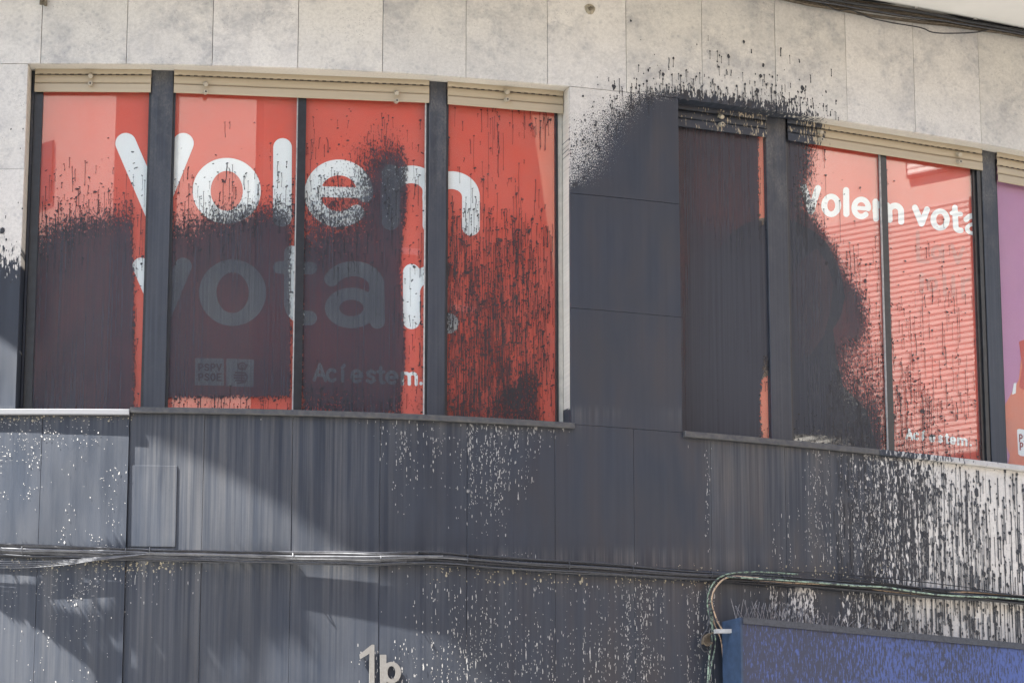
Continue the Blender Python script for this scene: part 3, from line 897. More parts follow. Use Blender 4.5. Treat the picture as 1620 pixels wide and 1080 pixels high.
# roller shutters: bottom bar and slats hanging just below the heads
SB = {0: (-.050, .643), 1: (.772, 2.302), 2: (2.408, 3.136), 3: (3.842, 4.490), 4: (4.631, 6.085), 5: (6.196, 7.6)}
STOPS = {0: [(143, 133)], 1: [(325, 146), (627, 160)], 2: [(801, 158)], 3: [(1140, 197)], 4: [(1297, 221), (1516, 256)], 5: []}
for bi, (a, b) in SB.items():
    B = Bay(a, b, -.108)
    # slat profile (d, z) repeated
    n = max(3, int((b - a) / .02))
    S = np.linspace(a + .003, b - .003, n)
    zb = ZT - .137
    drop = .0 if bi != 5 else -.055
    levels = [(zb + drop, .052, True)] + [(zb + drop + .0545 + .0545 * q, .052, False) for q in range(4)]
    for z0, h, bar in levels:
        if bar:
            prof = [(-.006, 0), (.004, 0), (.006, .003), (.006, h - .006), (.003, h - .001), (-.006, h)]
        else:
            prof = [(-.008, 0), (-.002, .001), (.003, .008), (.005, .02), (.005, .032), (.002, .044), (-.005, h - .0005), (-.008, h)]
        pr = np.array(prof)
        V = B.P(np.repeat(S, len(pr)), np.tile(pr[:, 1] + z0, n), np.tile(pr[:, 0], n))
        me = mesh('shutter_slat', V, [gridfaces(n, len(pr))])
        u, v = measure(V)
        attr(me, 'sz', np.stack([np.repeat(S, len(pr)), np.tile(pr[:, 1] + z0, n), np.zeros(len(V))], -1))
        cv = np.clip((u - 1060) / 10, 0, 1) * np.interp(u, [1075, 1140, 1210, 1225, 1260, 1300, 1318, 1335], [.9, .74, .72, .85, .8, .55, .1, 0])
        attr(me, 'dens', cv)
        link('shutter_bottom_bar' if bar else 'shutter_slat', me, M['shutter'], wins[bi])
        if not bar and z0 > zb + (.1 if bi != 5 else .0) and z0 < zb + .15:
            # row of light slots along the joint
            q = np.arange(a + .03, b - .05, .045)
            P = [boxpts(B.P, x, x + .022, z0 - .0035, z0 + .0005, .0005, .0026) for x in q]
            tag(link('slot_row', mesh('slot_row', *joinparts(P)), M['rubber'], wins[bi]), kind='stuff')
    for (u, v) in STOPS[bi]:
        s, z = B.back(u, v, .01)
        for dz, dd, m1 in ((0.0, 0.0, 1), (.056, -.002, 0)):
            c0, c1 = B.P(s, z + dz, .004 + dd), B.P(s + .002, z + dz - (.004 if m1 else .016), .036 + dd)
            V, F = tube(np.array([c0, (c0 + c1) / 2, c1]), [.015, .0145, .013], 12)
            st = link('shutter_stop', mesh('shutter_stop', V, F, False), M['knob'], wins[bi])
            if m1:
                ax = (c1 - c0) / np.linalg.norm(c1 - c0)
                V, F = tube(np.array([c1, c1 + ax * .002]), .0055, 8)
                link('rubber_buffer', mesh('rubber_buffer', V, F), M['rubber'], wins[bi])

# ---------------------------------------------------------------- printed lettering on the films
def ell(cx, cy, rx, ry, a0, a1, n=22):
    t = np.radians(np.linspace(a0, a1, n))
    return [(cx + rx * math.cos(q), cy - ry * math.sin(q)) for q in t]


def field(items, U, Vv):
    """signed field (>0 inside) of a union of strokes, rings and discs, in survey px"""
    best = np.full(U.shape, -1e9)
    for it in items:
        if it[0] == 'ring':
            _, cx, cy, rx, ry, ix, iy = it
            o = (1 - np.sqrt(((U - cx) / rx) ** 2 + ((Vv - cy) / ry) ** 2)) * min(rx, ry)
            q = (np.sqrt(((U - cx) / ix) ** 2 + ((Vv - cy) / iy) ** 2) - 1) * min(ix, iy)
            best = np.maximum(best, np.minimum(o, q))
        elif it[0] == 'poly':
            pts = np.array(it[1], float)
            ins = np.zeros(U.shape, bool); dist = np.full(U.shape, 1e9)
            for (ax, ay), (bx, by) in zip(pts, np.roll(pts, -1, 0)):
                c = ((ay > Vv) != (by > Vv)) & (U < (bx - ax) * (Vv - ay) / (by - ay + 1e-12) + ax)
                ins ^= c
                L = (bx - ax) ** 2 + (by - ay) ** 2 + 1e-12
                t = np.clip(((U - ax) * (bx - ax) + (Vv - ay) * (by - ay)) / L, 0, 1)
                dist = np.minimum(dist, np.hypot(U - ax - t * (bx - ax), Vv - ay - t * (by - ay)))
            best = np.maximum(best, np.where(ins, dist, -dist))
        else:
            _, pts, w = it
            for (ax, ay), (bx, by) in zip(pts[:-1], pts[1:]):
                L = (bx - ax) ** 2 + (by - ay) ** 2 + 1e-12
                t = np.clip(((U - ax) * (bx - ax) + (Vv - ay) * (by - ay)) / L, 0, 1)
                best = np.maximum(best, w / 2 - np.hypot(U - ax - t * (bx - ax), Vv - ay - t * (by - ay)))
    return best


def bounds(items):
    xs, ys = [], []
    for it in items:
        if it[0] == 'ring':
            xs += [it[1] - it[3], it[1] + it[3]]; ys += [it[2] - it[4], it[2] + it[4]]
        else:
            w = it[2] / 2 if len(it) > 2 else 0
            for x, y in it[1]:
                xs += [x - w, x + w]; ys += [y - w, y + w]
    return min(xs), max(xs), min(ys), max(ys)


def glyph(items, step=None):
    """marching squares -> (V2d, faces)"""
    x0, x1, y0, y1 = bounds(items)
    step = step or max(.45, min(2.2, (y1 - y0) / 44))
    xs, ys = np.arange(x0 - step * 1.5, x1 + step * 2, step), np.arange(y0 - step * 1.5, y1 + step * 2, step)
    U, Vv = np.meshgrid(xs, ys, indexing='ij')
    f = field(items, U, Vv)
    nu, nv = U.shape
    pos = f > 0
    cnt = pos[:-1, :-1].astype(int) + pos[1:, :-1] + pos[1:, 1:] + pos[:-1, 1:]
    P2 = [np.stack([U.ravel(), Vv.ravel()], -1)]
    G = gridfaces(nu, nv)
    full = G[(cnt == 4).ravel()]
    faces = {4: [full]}
    n = nu * nv
    extra = []
    fr = f.ravel()
    pts = P2[0]
    for cell in G[((cnt > 0) & (cnt < 4)).ravel()]:
        poly = []
        for q in range(4):
            a, b = cell[q], cell[(q + 1) % 4]
            if fr[a] > 0: poly.append(pts[a])
            if (fr[a] > 0) != (fr[b] > 0):
                t = fr[a] / (fr[a] - fr[b])
                poly.append(pts[a] + (pts[b] - pts[a]) * t)
        if len(poly) >= 3:
            faces.setdefault(len(poly), []).append(np.arange(n, n + len(poly))[None])
            extra += poly; n += len(poly)
    V2 = np.concatenate([pts, np.array(extra).reshape(-1, 2)])
    F = [np.concatenate(v) for v in faces.values() if len(v) and sum(map(len, v))]
    used = np.unique(np.concatenate([q.ravel() for q in F]))
    re = np.full(len(V2), -1); re[used] = np.arange(len(used))
    return V2[used], [re[q][:, ::-1] for q in F]


def printed(items, bay, mat, name='letter', d=-.0085, parent=None, step=None, label=None):
    V2, F = glyph(items, step)
    B = BAYS[bay]
    s, z = B.back(V2[:, 0], V2[:, 1], d)
    o = link(name, mesh(name, B.P(s, z, d), F), mat, parent or wins[bay])
    if label: o['label'] = label
    return o


S_ = lambda w, *p: ('s', list(p), w)
L1 = {
    'V': [S_(33, (199, 227), (246, 337), (290, 227))],
    'o': [('ring', 358.7, 302, 54, 52, 25.5, 31.5)],
    'l': [S_(29.5, (447, 233.5), (446.5, 344))],
    'e': [('s', ell(536, 306, 42, 41, -2, 312, 40), 25), S_(17, (500, 303), (576, 305.5))],
    'm': [S_(28, (618, 274), (618, 350)), ('s', [(618, 312)] + ell(650.5, 302, 32, 26, 180, 0) + [(682.5, 356)], 28), ('s', [(682.5, 318)] + ell(713.5, 311, 31.5, 26, 180, 0) + [(745, 359)], 28)],
}
L2 = {
    'v': [S_(27, (223, 421), (257, 500), (290, 421))],
    'o': [('ring', 368, 463, 53, 52.5, 25.5, 32)],
    't': [('s', [(461, 400), (461, 478)] + ell(486, 480, 25, 23, 180, 268) + [(490, 503)], 23), S_(20, (442, 423), (492, 424))],
    'a': [('s', [(525, 441)] + ell(559, 452, 37, 27, 155, 0) + [(597, 508)], 24), ('ring', 556, 487, 42, 32, 19, 13)],
    'r': [S_(27, (651, 431), (651, 507)), ('s', [(651, 462)] + ell(690, 462, 38, 31, 175, 92) + [(693, 431)], 25)],
    '.': [S_(32, (709, 511), (709.5, 511.5))],
}
for Ld in (L1, L2):
    for ch, it in Ld.items():
        x0, x1, _, _ = bounds(it)
        for bay, (lo, hi) in ((0, (0, 236)), (1, (260, 690)), (2, (693, 900))):
            if x1 > lo and x0 < hi:
                # the same letter runs on behind the post
                V2, F = glyph(it)
                B = BAYS[bay]
                s, z = B.back(V2[:, 0], V2[:, 1], -.0085)
                ok = (s > B.sa - .01) & (s < B.sb + .01)
                F = [f[ok[f].all(1)] for f in F]
                if sum(map(len, F)) == 0: continue
                link('letter', mesh('letter', B.P(s, z, -.0085), F), M['letter'], wins[bay])

L3 = {
    'V': [S_(10.2, (1271.5, 296), (1283, 334), (1294, 298))],
    'o': [('ring', 1315, 325, 15.6, 18.4, 6.2, 9.6)],
    'l': [S_(9.8, (1338.5, 301), (1339, 338.5))],
    'e': [('s', ell(1362.5, 329, 11.2, 13.5, -4, 310, 30), 8.6), S_(6.3, (1352, 328.5), (1374, 330.5))],
    'm': [S_(9.4, (1385, 319), (1386, 346)), ('s', [(1385, 334)] + ell(1396, 332, 10.8, 9.5, 180, 0) + [(1407.4, 348)], 9.4), ('s', [(1407, 337)] + ell(1416, 335, 9.5, 9.5, 180, 0) + [(1425.8, 351)], 9.4)],
    'v': [S_(9.4, (1447.5, 328.5), (1458, 354), (1466.5, 331.5))],
    'o2': [('ring', 1487.3, 347.5, 15.2, 17.4, 6.2, 9.2)],
    't': [('s', [(1510.5, 328.5), (1512, 357)] + ell(1519, 358, 7, 6.5, 180, 268) + [(1520, 364.5)], 8.8), S_(7.2, (1506, 337), (1520, 339))],
    'a': [('s', [(1528.5, 347)] + ell(1540, 350, 11.5, 8.5, 155, 0) + [(1552, 370)], 8.6), ('ring', 1539.5, 362, 13, 9.8, 6, 4.2)],
}
for it in L3.values():
    printed(it, 4, M['letter'])


# narrow alphabet for the small lines: unit box x 0..1, y 0 (base) .. 1 (cap height)
def gl(ch):
    def ell(cx, cy, rx, ry, a0, a1, n=22):
        t = np.radians(np.linspace(a0, a1, n))
        return [(cx + rx * math.cos(q), -cy + ry * math.sin(q)) for q in t]
    D = {
        'A': [[(0, 0), (.5, 1), (1, 0)], [(.2, .33), (.8, .33)]],
        'c': [ell(.5, -.36, .45, .34, 45, 315, 16)],
        'í': [[(.5, .02), (.5, .66)], [(.45, .86), (.75, 1.02)]],
        'e': [ell(.5, -.36, .45, .34, 0, 310, 16), [(.1, .36), (.92, .36)]],
        's': [[(.85, .62), (.5, .72), (.18, .60), (.25, .43), (.7, .33), (.85, .16), (.5, .02), (.12, .12)]],
        't': [[(.45, .95), (.45, .15), (.6, .02), (.85, .03)], [(.1, .68), (.85, .68)]],
        'm': [[(.06, 0), (.06, .7)], [(.06, .5)] + ell(.28, -.48, .22, .2, 180, 0, 8) + [(.5, 0)], [(.5, .48)] + ell(.72, -.48, .22, .2, 180, 0, 8) + [(.94, 0)]],
        '.': [[(.5, .03), (.52, .03)]],
        'P': [[(.12, 0), (.12, 1), (.6, 1), (.88, .86), (.88, .6), (.6, .46), (.12, .46)]],
        'S': [[(.86, .84), (.5, 1), (.14, .84), (.2, .6), (.8, .42), (.88, .18), (.5, 0), (.1, .16)]],
        'V': [[(.06, 1), (.5, 0), (.94, 1)]],
        'O': [ell(.5, -.5, .42, .5, 0, 360, 20)],
        'E': [[(.88, 1), (.14, 1), (.14, 0), (.88, 0)], [(.14, .5), (.75, .5)]],
    }
    return D[ch]


def word(spec, bay, mat, w, slope=0.0, x_ref=0.0, d=-.0085, name='letter'):
    """spec: list of (char, x0, x1, base_y, cap_height)"""
    for ch, x0, x1, by, h in spec:
        items = []
        for pl in gl(ch):
            items.append(('s', [(x0 + p[0] * (x1 - x0), by - p[1] * h + slope * p[0] * (x1 - x0)) for p in pl], w))
        printed(items, bay, mat, name, d)


word([('A', 497, 515, 601, 25), ('c', 517, 533, 602.5, 26), ('í', 537, 547, 603, 25), ('e', 556, 573, 604, 26), ('s', 579, 595, 605, 26),
      ('t', 597, 609, 605.5, 26), ('e', 611, 629, 606, 26), ('m', 635, 660, 607, 25), ('.', 662, 670, 607, 25)], 1, M['letter'], 5.2, .03)
word([('A', 1434, 1443.5, 693, 14), ('c', 1446, 1453.5, 694.3, 14), ('í', 1457.5, 1463, 695.5, 14), ('e', 1471, 1478.5, 697.5, 14), ('s', 1484.5, 1491, 699, 14),
      ('t', 1495.5, 1501, 700, 14), ('e', 1503.5, 1511.5, 701, 14), ('m', 1515, 1530, 702.5, 14), ('.', 1533.5, 1538, 704, 14)], 4, M['letter'], 3.4, .11)
# party badge: white box with two lines of capitals and a fist holding a rose
bx = printed([('poly', [(309, 566), (354, 567), (354, 610), (308, 609)])], 1, M['letter'], 'badge_panel', -.0092, step=1.5)
bx = printed([('poly', [(358, 567), (402, 568.5), (401, 612), (358, 610.5)])], 1, M['letter'], 'badge_panel', -.0092, step=1.5)
for row, y in (('PSPV', 586), ('PSOE', 601.5)):
    word([(c, 314 + 9.6 * q, 321.5 + 9.6 * q, y, 10.5) for q, c in enumerate(row)], 1, M['print_ink'], 2.4, .02, d=-.0075)
emb = [('s', ell(383, 579, 6, 5, 0, 330, 18), 2.4), ('s', ell(383.5, 579.5, 2.4, 2, 0, 300, 10), 1.6), S_(1.8, (383, 585), (382, 606)), S_(2.2, (376, 576), (378, 583), (388, 583.5), (391, 576.5)),
       S_(2.8, (373, 589), (386, 589.5)), S_(2.8, (371, 593.2), (387, 593.7)), S_(2.8, (371, 597.4), (387, 597.9)), S_(2.8, (373, 601.6), (386, 602)), S_(2.6, (388.5, 590), (391, 597), (388, 604), (376, 606))]
printed(emb, 1, M['print_ink'], 'badge_emblem', -.0075, step=.6)
# the portrait printed on the two films by the second pair of posts
printed([('poly', [(1222, 342), (1200, 346), (1178, 354), (1158, 368), (1140, 390), (1128, 420), (1118, 470), (1112, 540), (1100, 620), (1090, 700), (1200, 712), (1203, 600), (1222, 590)])], 3, M['print_hair'], 'portrait_print', -.0092, step=2)
printed([('poly', [(1240, 345), (1262, 352), (1288, 366), (1308, 384), (1322, 410), (1332, 440), (1337, 470), (1330, 500), (1318, 520), (1322, 560), (1334, 610), (1372, 650), (1388, 712), (1240, 705)])], 4, M['print_hair'], 'portrait_print', -.0092, step=2)
printed([('poly', [(1246, 470), (1252, 430), (1272, 408), (1292, 392), (1310, 418), (1318, 450), (1314, 490), (1304, 530), (1282, 562), (1258, 570), (1246, 540)])], 4, M['print_skin'], 'portrait_face', -.0086, step=2)
# faint grey lines of print under the slogan
for it in ([S_(6, (1452, 368), (1453, 412), (1468, 414))], [('ring', 1482, 400, 9, 12, 4, 6), S_(5, (1491, 388), (1492, 414))], [S_(6, (1506, 388), (1515, 416), (1524, 392))],
           [S_(6, (1458, 434), (1459, 462))], [('ring', 1475, 450, 9, 12, 4, 7)], [S_(6, (1494, 436), (1495, 466))], [S_(6, (1508, 438), (1509, 468))], [S_(6, (1523, 440), (1524, 470)), S_(5, (1523, 446), (1534, 442))]):
    printed(it, 4, M['print_grey'], 'faint_lettering', -.0092, step=1.2)
# lilac window: figure in orange and a white badge
printed([('poly', [(1598, 720), (1586, 690), (1585, 660), (1590, 640), (1600, 622), (1612, 600), (1616, 560), (1612, 540), (1640, 530), (1700, 520), (1700, 760), (1590, 752)])], 5, M['print_orange'], 'figure_print', -.0095, step=2.5)
printed([('poly', [(1612, 540), (1640, 532), (1660, 540), (1660, 600), (1625, 620), (1612, 612), (1617, 580)])], 5, M['print_salmon'], 'figure_print', -.0088, step=2.5)
printed([('poly', [(1601, 624), (1604, 606), (1608, 605), (1607, 622)])], 5, M['letter'], 'figure_print', -.0088, step=1)
printed([('poly', [(1609, 680), (1611, 678), (1660, 684), (1661, 727), (1614, 720.5), (1611, 718)])], 5, M['letter'], 'badge_panel', -.0088, step=1.2)
word([('P', 1612.5, 1617.5, 698, 11), ('S', 1620, 1626, 699, 11), ('P', 1628, 1634, 700, 11), ('V', 1636, 1642, 701, 11)], 5, M['print_ink'], 2.0, .1, d=-.0078)
word([('P', 1613.5, 1618.5, 711, 11), ('S', 1621, 1627, 712, 11), ('O', 1629, 1635, 713, 11), ('E', 1637, 1643, 714, 11)], 5, M['print_ink'], 2.0, .1, d=-.0078)


# ---------------------------------------------------------------- drops and drips as thin relief
def drops(fn, s, z, hw, hh, tl, tw, d0, skew=None, wob=.35):
    """heads (8-gon) and wobbly tails; all arrays of length N"""
    N = len(s)
    if N == 0:
        return np.zeros((0, 3)), []
    a = np.linspace(0, 2 * np.pi, 8, endpoint=False)[None]
    rr = 1 + rng.normal(0, .18, (N, 8))
    hx = np.cos(a) * hw[:, None] * rr
    hz = np.sin(a) * hh[:, None] * rr
    if skew is not None:
        hz = hz + hx * skew[:, None]
    HS, HZ = s[:, None] + hx, z[:, None] + hz
    dd = d0 + rng.random(N) * .0006
    Vh = fn(HS.ravel(), HZ.ravel(), np.repeat(dd, 8))
    Fh = np.arange(N * 8).reshape(N, 8)
    m = tl > 0
    n = int(m.sum())
    if n == 0:
        return Vh, [Fh]
    K = 6
    t = np.linspace(0, 1, K)[None]
    st, zt, L, w = s[m][:, None], z[m][:, None], tl[m][:, None], tw[m][:, None]
    wv = np.cumsum(rng.normal(0, 1, (n, K)) * wob, 1) * w * 1.3
    wv[:, 0] = 0
    cs, cz = st + wv, zt - L * t
    width = w * (1 - .35 * t + .55 * (t > .93)) * (1 + rng.normal(0, .12, (n, K)))
    TS = np.stack([cs - width, cs + width], -1)
    TZ = np.stack([cz, cz], -1)
    TZ[:, -1] -= 0
    Vt = fn(TS.ravel(), TZ.ravel(), np.repeat(dd[m] + .0002, 2 * K))
    base = N * 8 + np.arange(n)[:, None] * 2 * K + np.arange(K - 1)[None] * 2
    b = base.ravel()
    Ft = np.stack([b, b + 2, b + 3, b + 1], -1)
    # rounded end: small hexagon closing the run
    tip = np.stack([cs[:, -1], cz[:, -1]], -1)
    a6 = np.linspace(0, 2 * np.pi, 6, endpoint=False)[None]
    ew = width[:, -1][:, None] * 1.15
    ES, EZ = tip[:, :1] + np.cos(a6) * ew, tip[:, 1:] + np.sin(a6) * ew * 1.6
    Ve = fn(ES.ravel(), EZ.ravel(), np.repeat(dd[m] + .0004, 6))
    o = N * 8 + n * 2 * K
    Fe = o + np.arange(n * 6).reshape(n, 6)
    return np.concatenate([Vh, Vt, Ve]), [Fh, Ft, Fe]


PXM = 1 / 285.0                              # metres per survey px on the facade
for bi, B in enumerate(BAYS[:5]):
    zt = ZT - .06
    area = (B.sb - B.sa) * (zt - ZB) / PXM ** 2
    n = int(area / 1e4 * 500)
    s = rng.uniform(B.sa + .016, B.sb - .02, n)
    z = rng.uniform(ZB + .012, zt - .02, n)
    if bi in MULL:
        ok = (s < MULL[bi][0] - .006) | (s > MULL[bi][1] + .006)
        s, z = s[ok], z[ok]
    u, v = measure(B.P(s, z, .009))
    c = glass_cov(u, v)
    rate = np.where(c < .02, c * .9, np.where(c < .75, .018 + c * .58, np.clip((.99 - c) * 1.6, 0, 1)))
    rate = np.where(c < .002, 0, rate) * np.where((u > 700) & (u < 880) & (v > 330), 1.7, np.where(u > 1392, 1.1, .72)) * np.where((u > 1308) & (v < 385), .35, 1.0) * np.where((u < 470) & (c > .03) & (c < .6), 1.7, 1.0)
    ok = rng.random(len(s)) < rate
    s, z, c, u, v = s[ok], z[ok], c[ok], u[ok], v[ok]
    N = len(s)
    size = np.exp(rng.normal(0, .38, N))
    hw, hh = .0052 * size, .0026 * size
    right = (u > 1240)
    round_ = rng.random(N) < .35
    hh = np.where(round_ | right, hw * .8, hh)
    tl = np.where(rng.random(N) < .62, rng.gamma(2.0, .030, N) + .012, 0)
    tl = np.where(right & (rng.random(N) < .5), tl * 1.5, tl)
    tl = np.where(c < .04, tl * (rng.random(N) < .45), tl)
    tl = np.where((u > 705) & (u < 880), tl * 1.5 + .02, tl)
    tl = np.minimum(tl, z - ZB - .012)
    tl = np.where(tl < .01, 0, tl)
    tw = .0016 * np.exp(rng.normal(0, .3, N))
    skew = rng.normal(.15, .3, N)
    V, F = drops(B.P, s, z, hw, hh, tl, tw, .0092, skew, .5)
    if N:
        tag(link('paint_splatter', mesh('paint_splatter', V, F), M['drop_glass'], wins[bi]), kind='stuff')
# stone: dark drops where the coverage is thin
n = 60000
s, z = rng.uniform(-.3, 6.5, n), rng.uniform(2.4 + ZC, 6.6 + ZC, n)
inwin = ((s > W1A - .002) & (s < W1B + .002) | (s > W2A - .002)) & (z > ZS - .03) & (z < ZT)
s, z = s[~inwin], z[~inwin]
u, v = measure(W(s, z, 0))
c = wall_cov(u, v)
fine = (u > 895) & (u < 1080) & (v > 134) & (v < 330)
rate = np.where(c < .6, c * .72, np.clip((.98 - c) * 1.1, 0, 1))
rate = np.where(fine, c * .9 * (c < .7), rate)
rate = np.where((v < 200) & (u > 960), np.minimum(rate * 2.2, 1), rate)
ok = rng.random(len(s)) < np.minimum(rate, 1)
s, z, u, v, c, fine = (q[ok] for q in (s, z, u, v, c, fine))
N = len(s)
low = v > 700
top = (v < 200) & (u > 960)
size = np.exp(rng.normal(0, .42, N))
hw = np.where(low, .0054, np.where(fine, .0036, .0038)) * size
hh = np.where(low, .0080, np.where(fine, .0044, .0052)) * size
tl = np.where(low, rng.gamma(2.2, .07, N) + .02, np.where(top, rng.gamma(2, .014, N) + .008, rng.gamma(1.6, .008, N)))
tl = np.where(rng.random(N) < np.where(low, .8, np.where(top, .7, .25)), tl, 0)
tw = np.where(low, .0022, .0018) * np.exp(rng.normal(0, .3, N))
# no run may cross an opening
zmin = np.where((s > W1A) & (s < W1B) | (s > W2A), np.where(z > ZT, ZT, -9), -9)
tl = np.where(z - tl < zmin, np.maximum(z - zmin, 0), tl)
pr = np.where((s < js[3]) & (z < ZS), .016, 0)
fnw = lambda a, b, d: W(a, b, d)
V, F = drops(fnw, s, z, hw, hh, tl, tw, .0032, None, .22)
tag(link('paint_splatter', mesh('paint_splatter', V, F), M['drop'], bld), kind='stuff')

# pale flecks where the coat missed the stone, strung in vertical runs
n = 60000
s, z = rng.uniform(-.3, 5.3, n), rng.uniform(2.4 + ZC, ZS - .03, n)
u, v = measure(W(s, z, 0))
c = fleck_cov(u, v)
# vertical strings: same columns are favoured all the way down
colw = np.interp((s * 130) % 1024, np.arange(1025), rng.random(1025) ** 3.0 * 3.2)
crust = ((v < 668) & ((u < 260) | (u > 740))) | ((v > 880) & (v < 905) & (u < 330)) | ((v > 893) & (v < 925) & (u > 680))
lump = .5 + .5 * np.sin(s * 17.3 + 2.1 * np.sin(z * 9.1)) * np.sin(z * 13.7 + 1.7 * np.sin(s * 11.3))
rate = c * np.where(crust, .8, np.where(u < 210, 1.5 * lump ** 2.2, colw * (.45 + lump))) * .8 * (c > .035)
ok = rng.random(n) < rate
s, z, u, v, crust = (q[ok] for q in (s, z, u, v, crust))
N = len(s)
size = np.minimum(np.exp(rng.normal(-.1, .38, N)), 1.7)
hw = np.where(crust, .0036, np.where(u < 210, .0022, .0018)) * size
hh = np.where(u < 210, .0024, np.where(crust, .0038, .0050)) * size * np.exp(rng.normal(.05, .45, N))
tl = np.zeros(N)
pr = np.where(s < js[3] - .003, .016, 0)
for nm, m, mt in (('bare_fleck', ~crust, M['fleck']), ('bare_fleck', crust, M['crust'])):
    P = pr[m]
    fn = lambda a, b, d, P=P: W(a, b, d + np.repeat(P, 8))
    V, F = drops(fn, s[m], z[m], hw[m], hh[m], tl[m], tl[m], .0036)
    tag(link(nm, mesh(nm, V, F), mt, bld), kind='stuff')

# cover plate of the service hatch beside the left panels
s0, z1 = back(216, 735, .02); s1, z0 = back(277, 868, .02)
hp = link('hatch_cover', slabmesh('hatch_cover', W, s203 + .008, s1, ZCAB + .02, z1, -.01, .006, .02, .0012, 1.0), M['stone_low'], bld)

# ---------------------------------------------------------------- cables
def along(pts, d, n=60, jit=0.0):
    c = np.array([(*back(u, v, d), d) for u, v in pts])
    q = smoothline(c, n)
    if jit:
        ph = rng.random(3) * 6.28
        t = np.linspace(0, 1, n)
        q[:, 1] += jit * (np.sin(t * 9 + ph[0]) + .6 * np.sin(t * 23 + ph[1]) + .4 * np.sin(t * 41 + ph[2]))
    return W(q[:, 0], q[:, 1], q[:, 2])


base = [(-60, 866), (0, 868), (100, 872), (200, 875), (300, 878), (400, 880), (500, 881), (600, 883), (680, 879), (740, 885), (860, 893), (960, 899), (1080, 908), (1180, 913), (1300, 922), (1400, 930), (1500, 939), (1600, 946), (1700, 956)]
cb = empty('cable_bundle')
tag(cb, 'long bundle of grey and black cables clipped along the wall below the window sills', 'cables')
specs = [(-6, .009, .030, 'cable_grey', 0), (4, .010, .026, 'cable_grey', 0), (-2, .006, .046, 'cable_grey', .004), (8, .005, .040, 'cable_paint', .004), (0, .005, .044, 'cable_grey', .006),
         (10, .006, .024, 'cable_paint', .005), (-8, .004, .046, 'cable_paint', .005)]
for dy, r, d, mt, jt in specs:
    # left stretch has its sunlit paleness in the colour, painted from the middle on
    cut = rng.uniform(640, 760)
    for lo, hi, m in ((-99, cut, mt), (cut, 9999, 'cable_paint' if mt == 'cable_grey' else mt)):
        p = [(u, v + dy * (1 if u < 1000 else .75)) for u, v in base]
        us = np.array([q[0] for q in p]); vs = np.array([q[1] for q in p])
        g = [(x, np.interp(x, us, vs)) for x in np.linspace(max(lo, -60), min(hi, 1700), 16 if hi > 1000 else 12)]
        V, F = tube(along(g, d, 90, jt * .6), r, 8)
        link('cable', mesh('cable', V, F, True), M[m], cb)
# sagging thin wires at the far left
for q in range(4):
    p = [(-60, 884 + 4 * q), (30, 888 + 3.2 * q), (100, 886 + 2.4 * q), (160, 881 + q * 1.2), (230, 876)]
    V, F = tube(along(p, .05 + .003 * q, 40), .0028, 6)
    link('cable', mesh('cable', V, F, True), M['cable_grey'], cb)
for r, p, m, d in ((.006, [(1240, 914), (1300, 922), (1400, 932), (1470, 940), (1540, 947), (1700, 962)], 'cable_black', .05),
                   (.004, [(1330, 914), (1400, 921), (1500, 937), (1580, 950), (1700, 960)], 'cable_black', .055),
                   (.0055, [(1150, 912), (1230, 917), (1330, 924), (1400, 928), (1450, 936), (1520, 943), (1580, 945), (1700, 954)], 'cable_green', .060),
                   (.006, [(1190, 918), (1260, 922), (1340, 926), (1400, 934), (1450, 939), (1530, 936), (1590, 940), (1700, 948)], 'cable_tan', .035),
                   (.003, [(1180, 902), (1300, 906), (1380, 912), (1480, 922), (1600, 940)], 'cable_black', .04),
                   (.003, [(600, 888), (700, 893), (800, 899), (900, 901), (980, 898)], 'cable_black', .03)):
    V, F = tube(along(p, d, 90, .0015), r, 8)
    link('cable', mesh('cable', V, F, True), M[m], cb)
for u, v in ((35, 870), (199, 872), (237, 871), (602, 884), (739, 884), (463, 880), (900, 894), (1000, 900), (1125, 908), (1238, 914), (1455, 934)):
    s, z = back(u, v, .04)
    t = np.linspace(0, 2 * np.pi, 13)
    pts = W(s + 0 * t, z + .021 * np.sin(t), .036 + .026 * np.cos(t))
    V, F = tube(pts, .0026, 6, False)
    link('cable_tie', mesh('cable_tie', V, F, True), M['cable_grey'] if u < 600 else M['cable_paint'], cb)

# the green branch that turns down beside the sign
gb = empty('cable_drop')
tag(gb, 'green painted cables turning down from the bundle beside the blue sign box', 'cables')
for r, p, m, d in ((.0052, [(1262, 908), (1215, 905), (1170, 905), (1140, 912), (1124, 930), (1119, 950), (1122, 972), (1130, 1000), (1132, 1020), (1126, 1050), (1120, 1090), (1118, 1140)], 'cable_green_dark', .050),
                   (.0055, [(1240, 912), (1180, 908), (1148, 914), (1130, 932), (1124, 956), (1127, 980), (1126, 1010), (1122, 1040), (1119, 1090), (1117, 1140)], 'cable_green', .040),
                   (.005, [(1200, 914), (1155, 912), (1134, 926), (1126, 950), (1134, 980), (1142, 994)], 'cable_tan', .055),
                   (.004, [(1124, 952), (1120, 990), (1110, 1008), (1109, 1022), (1116, 1030), (1126, 1022), (1124, 1006)], 'cable_paint', .06),
                   (.004, [(1122, 955), (1130, 985), (1140, 1010), (1144, 1040), (1146, 1080), (1145, 1140)], 'cable_tan', .035),
                   (.006, [(1128, 1000), (1118, 1004), (1113, 1012), (1118, 1020), (1127, 1016)], 'cable_brown', .075)):
    V, F = tube(along(p, d, 70, .0008), r, 8)
    link('cable', mesh('cable', V, F, True), M[m], gb)
s, z = back(1119, 1010, .05)
V, F = boxpts(W, s - .022, s + .020, z - .028, z + .026, .012, .05)
link('junction_box', mesh('junction_box', V, F), M['cable_brown'], gb)

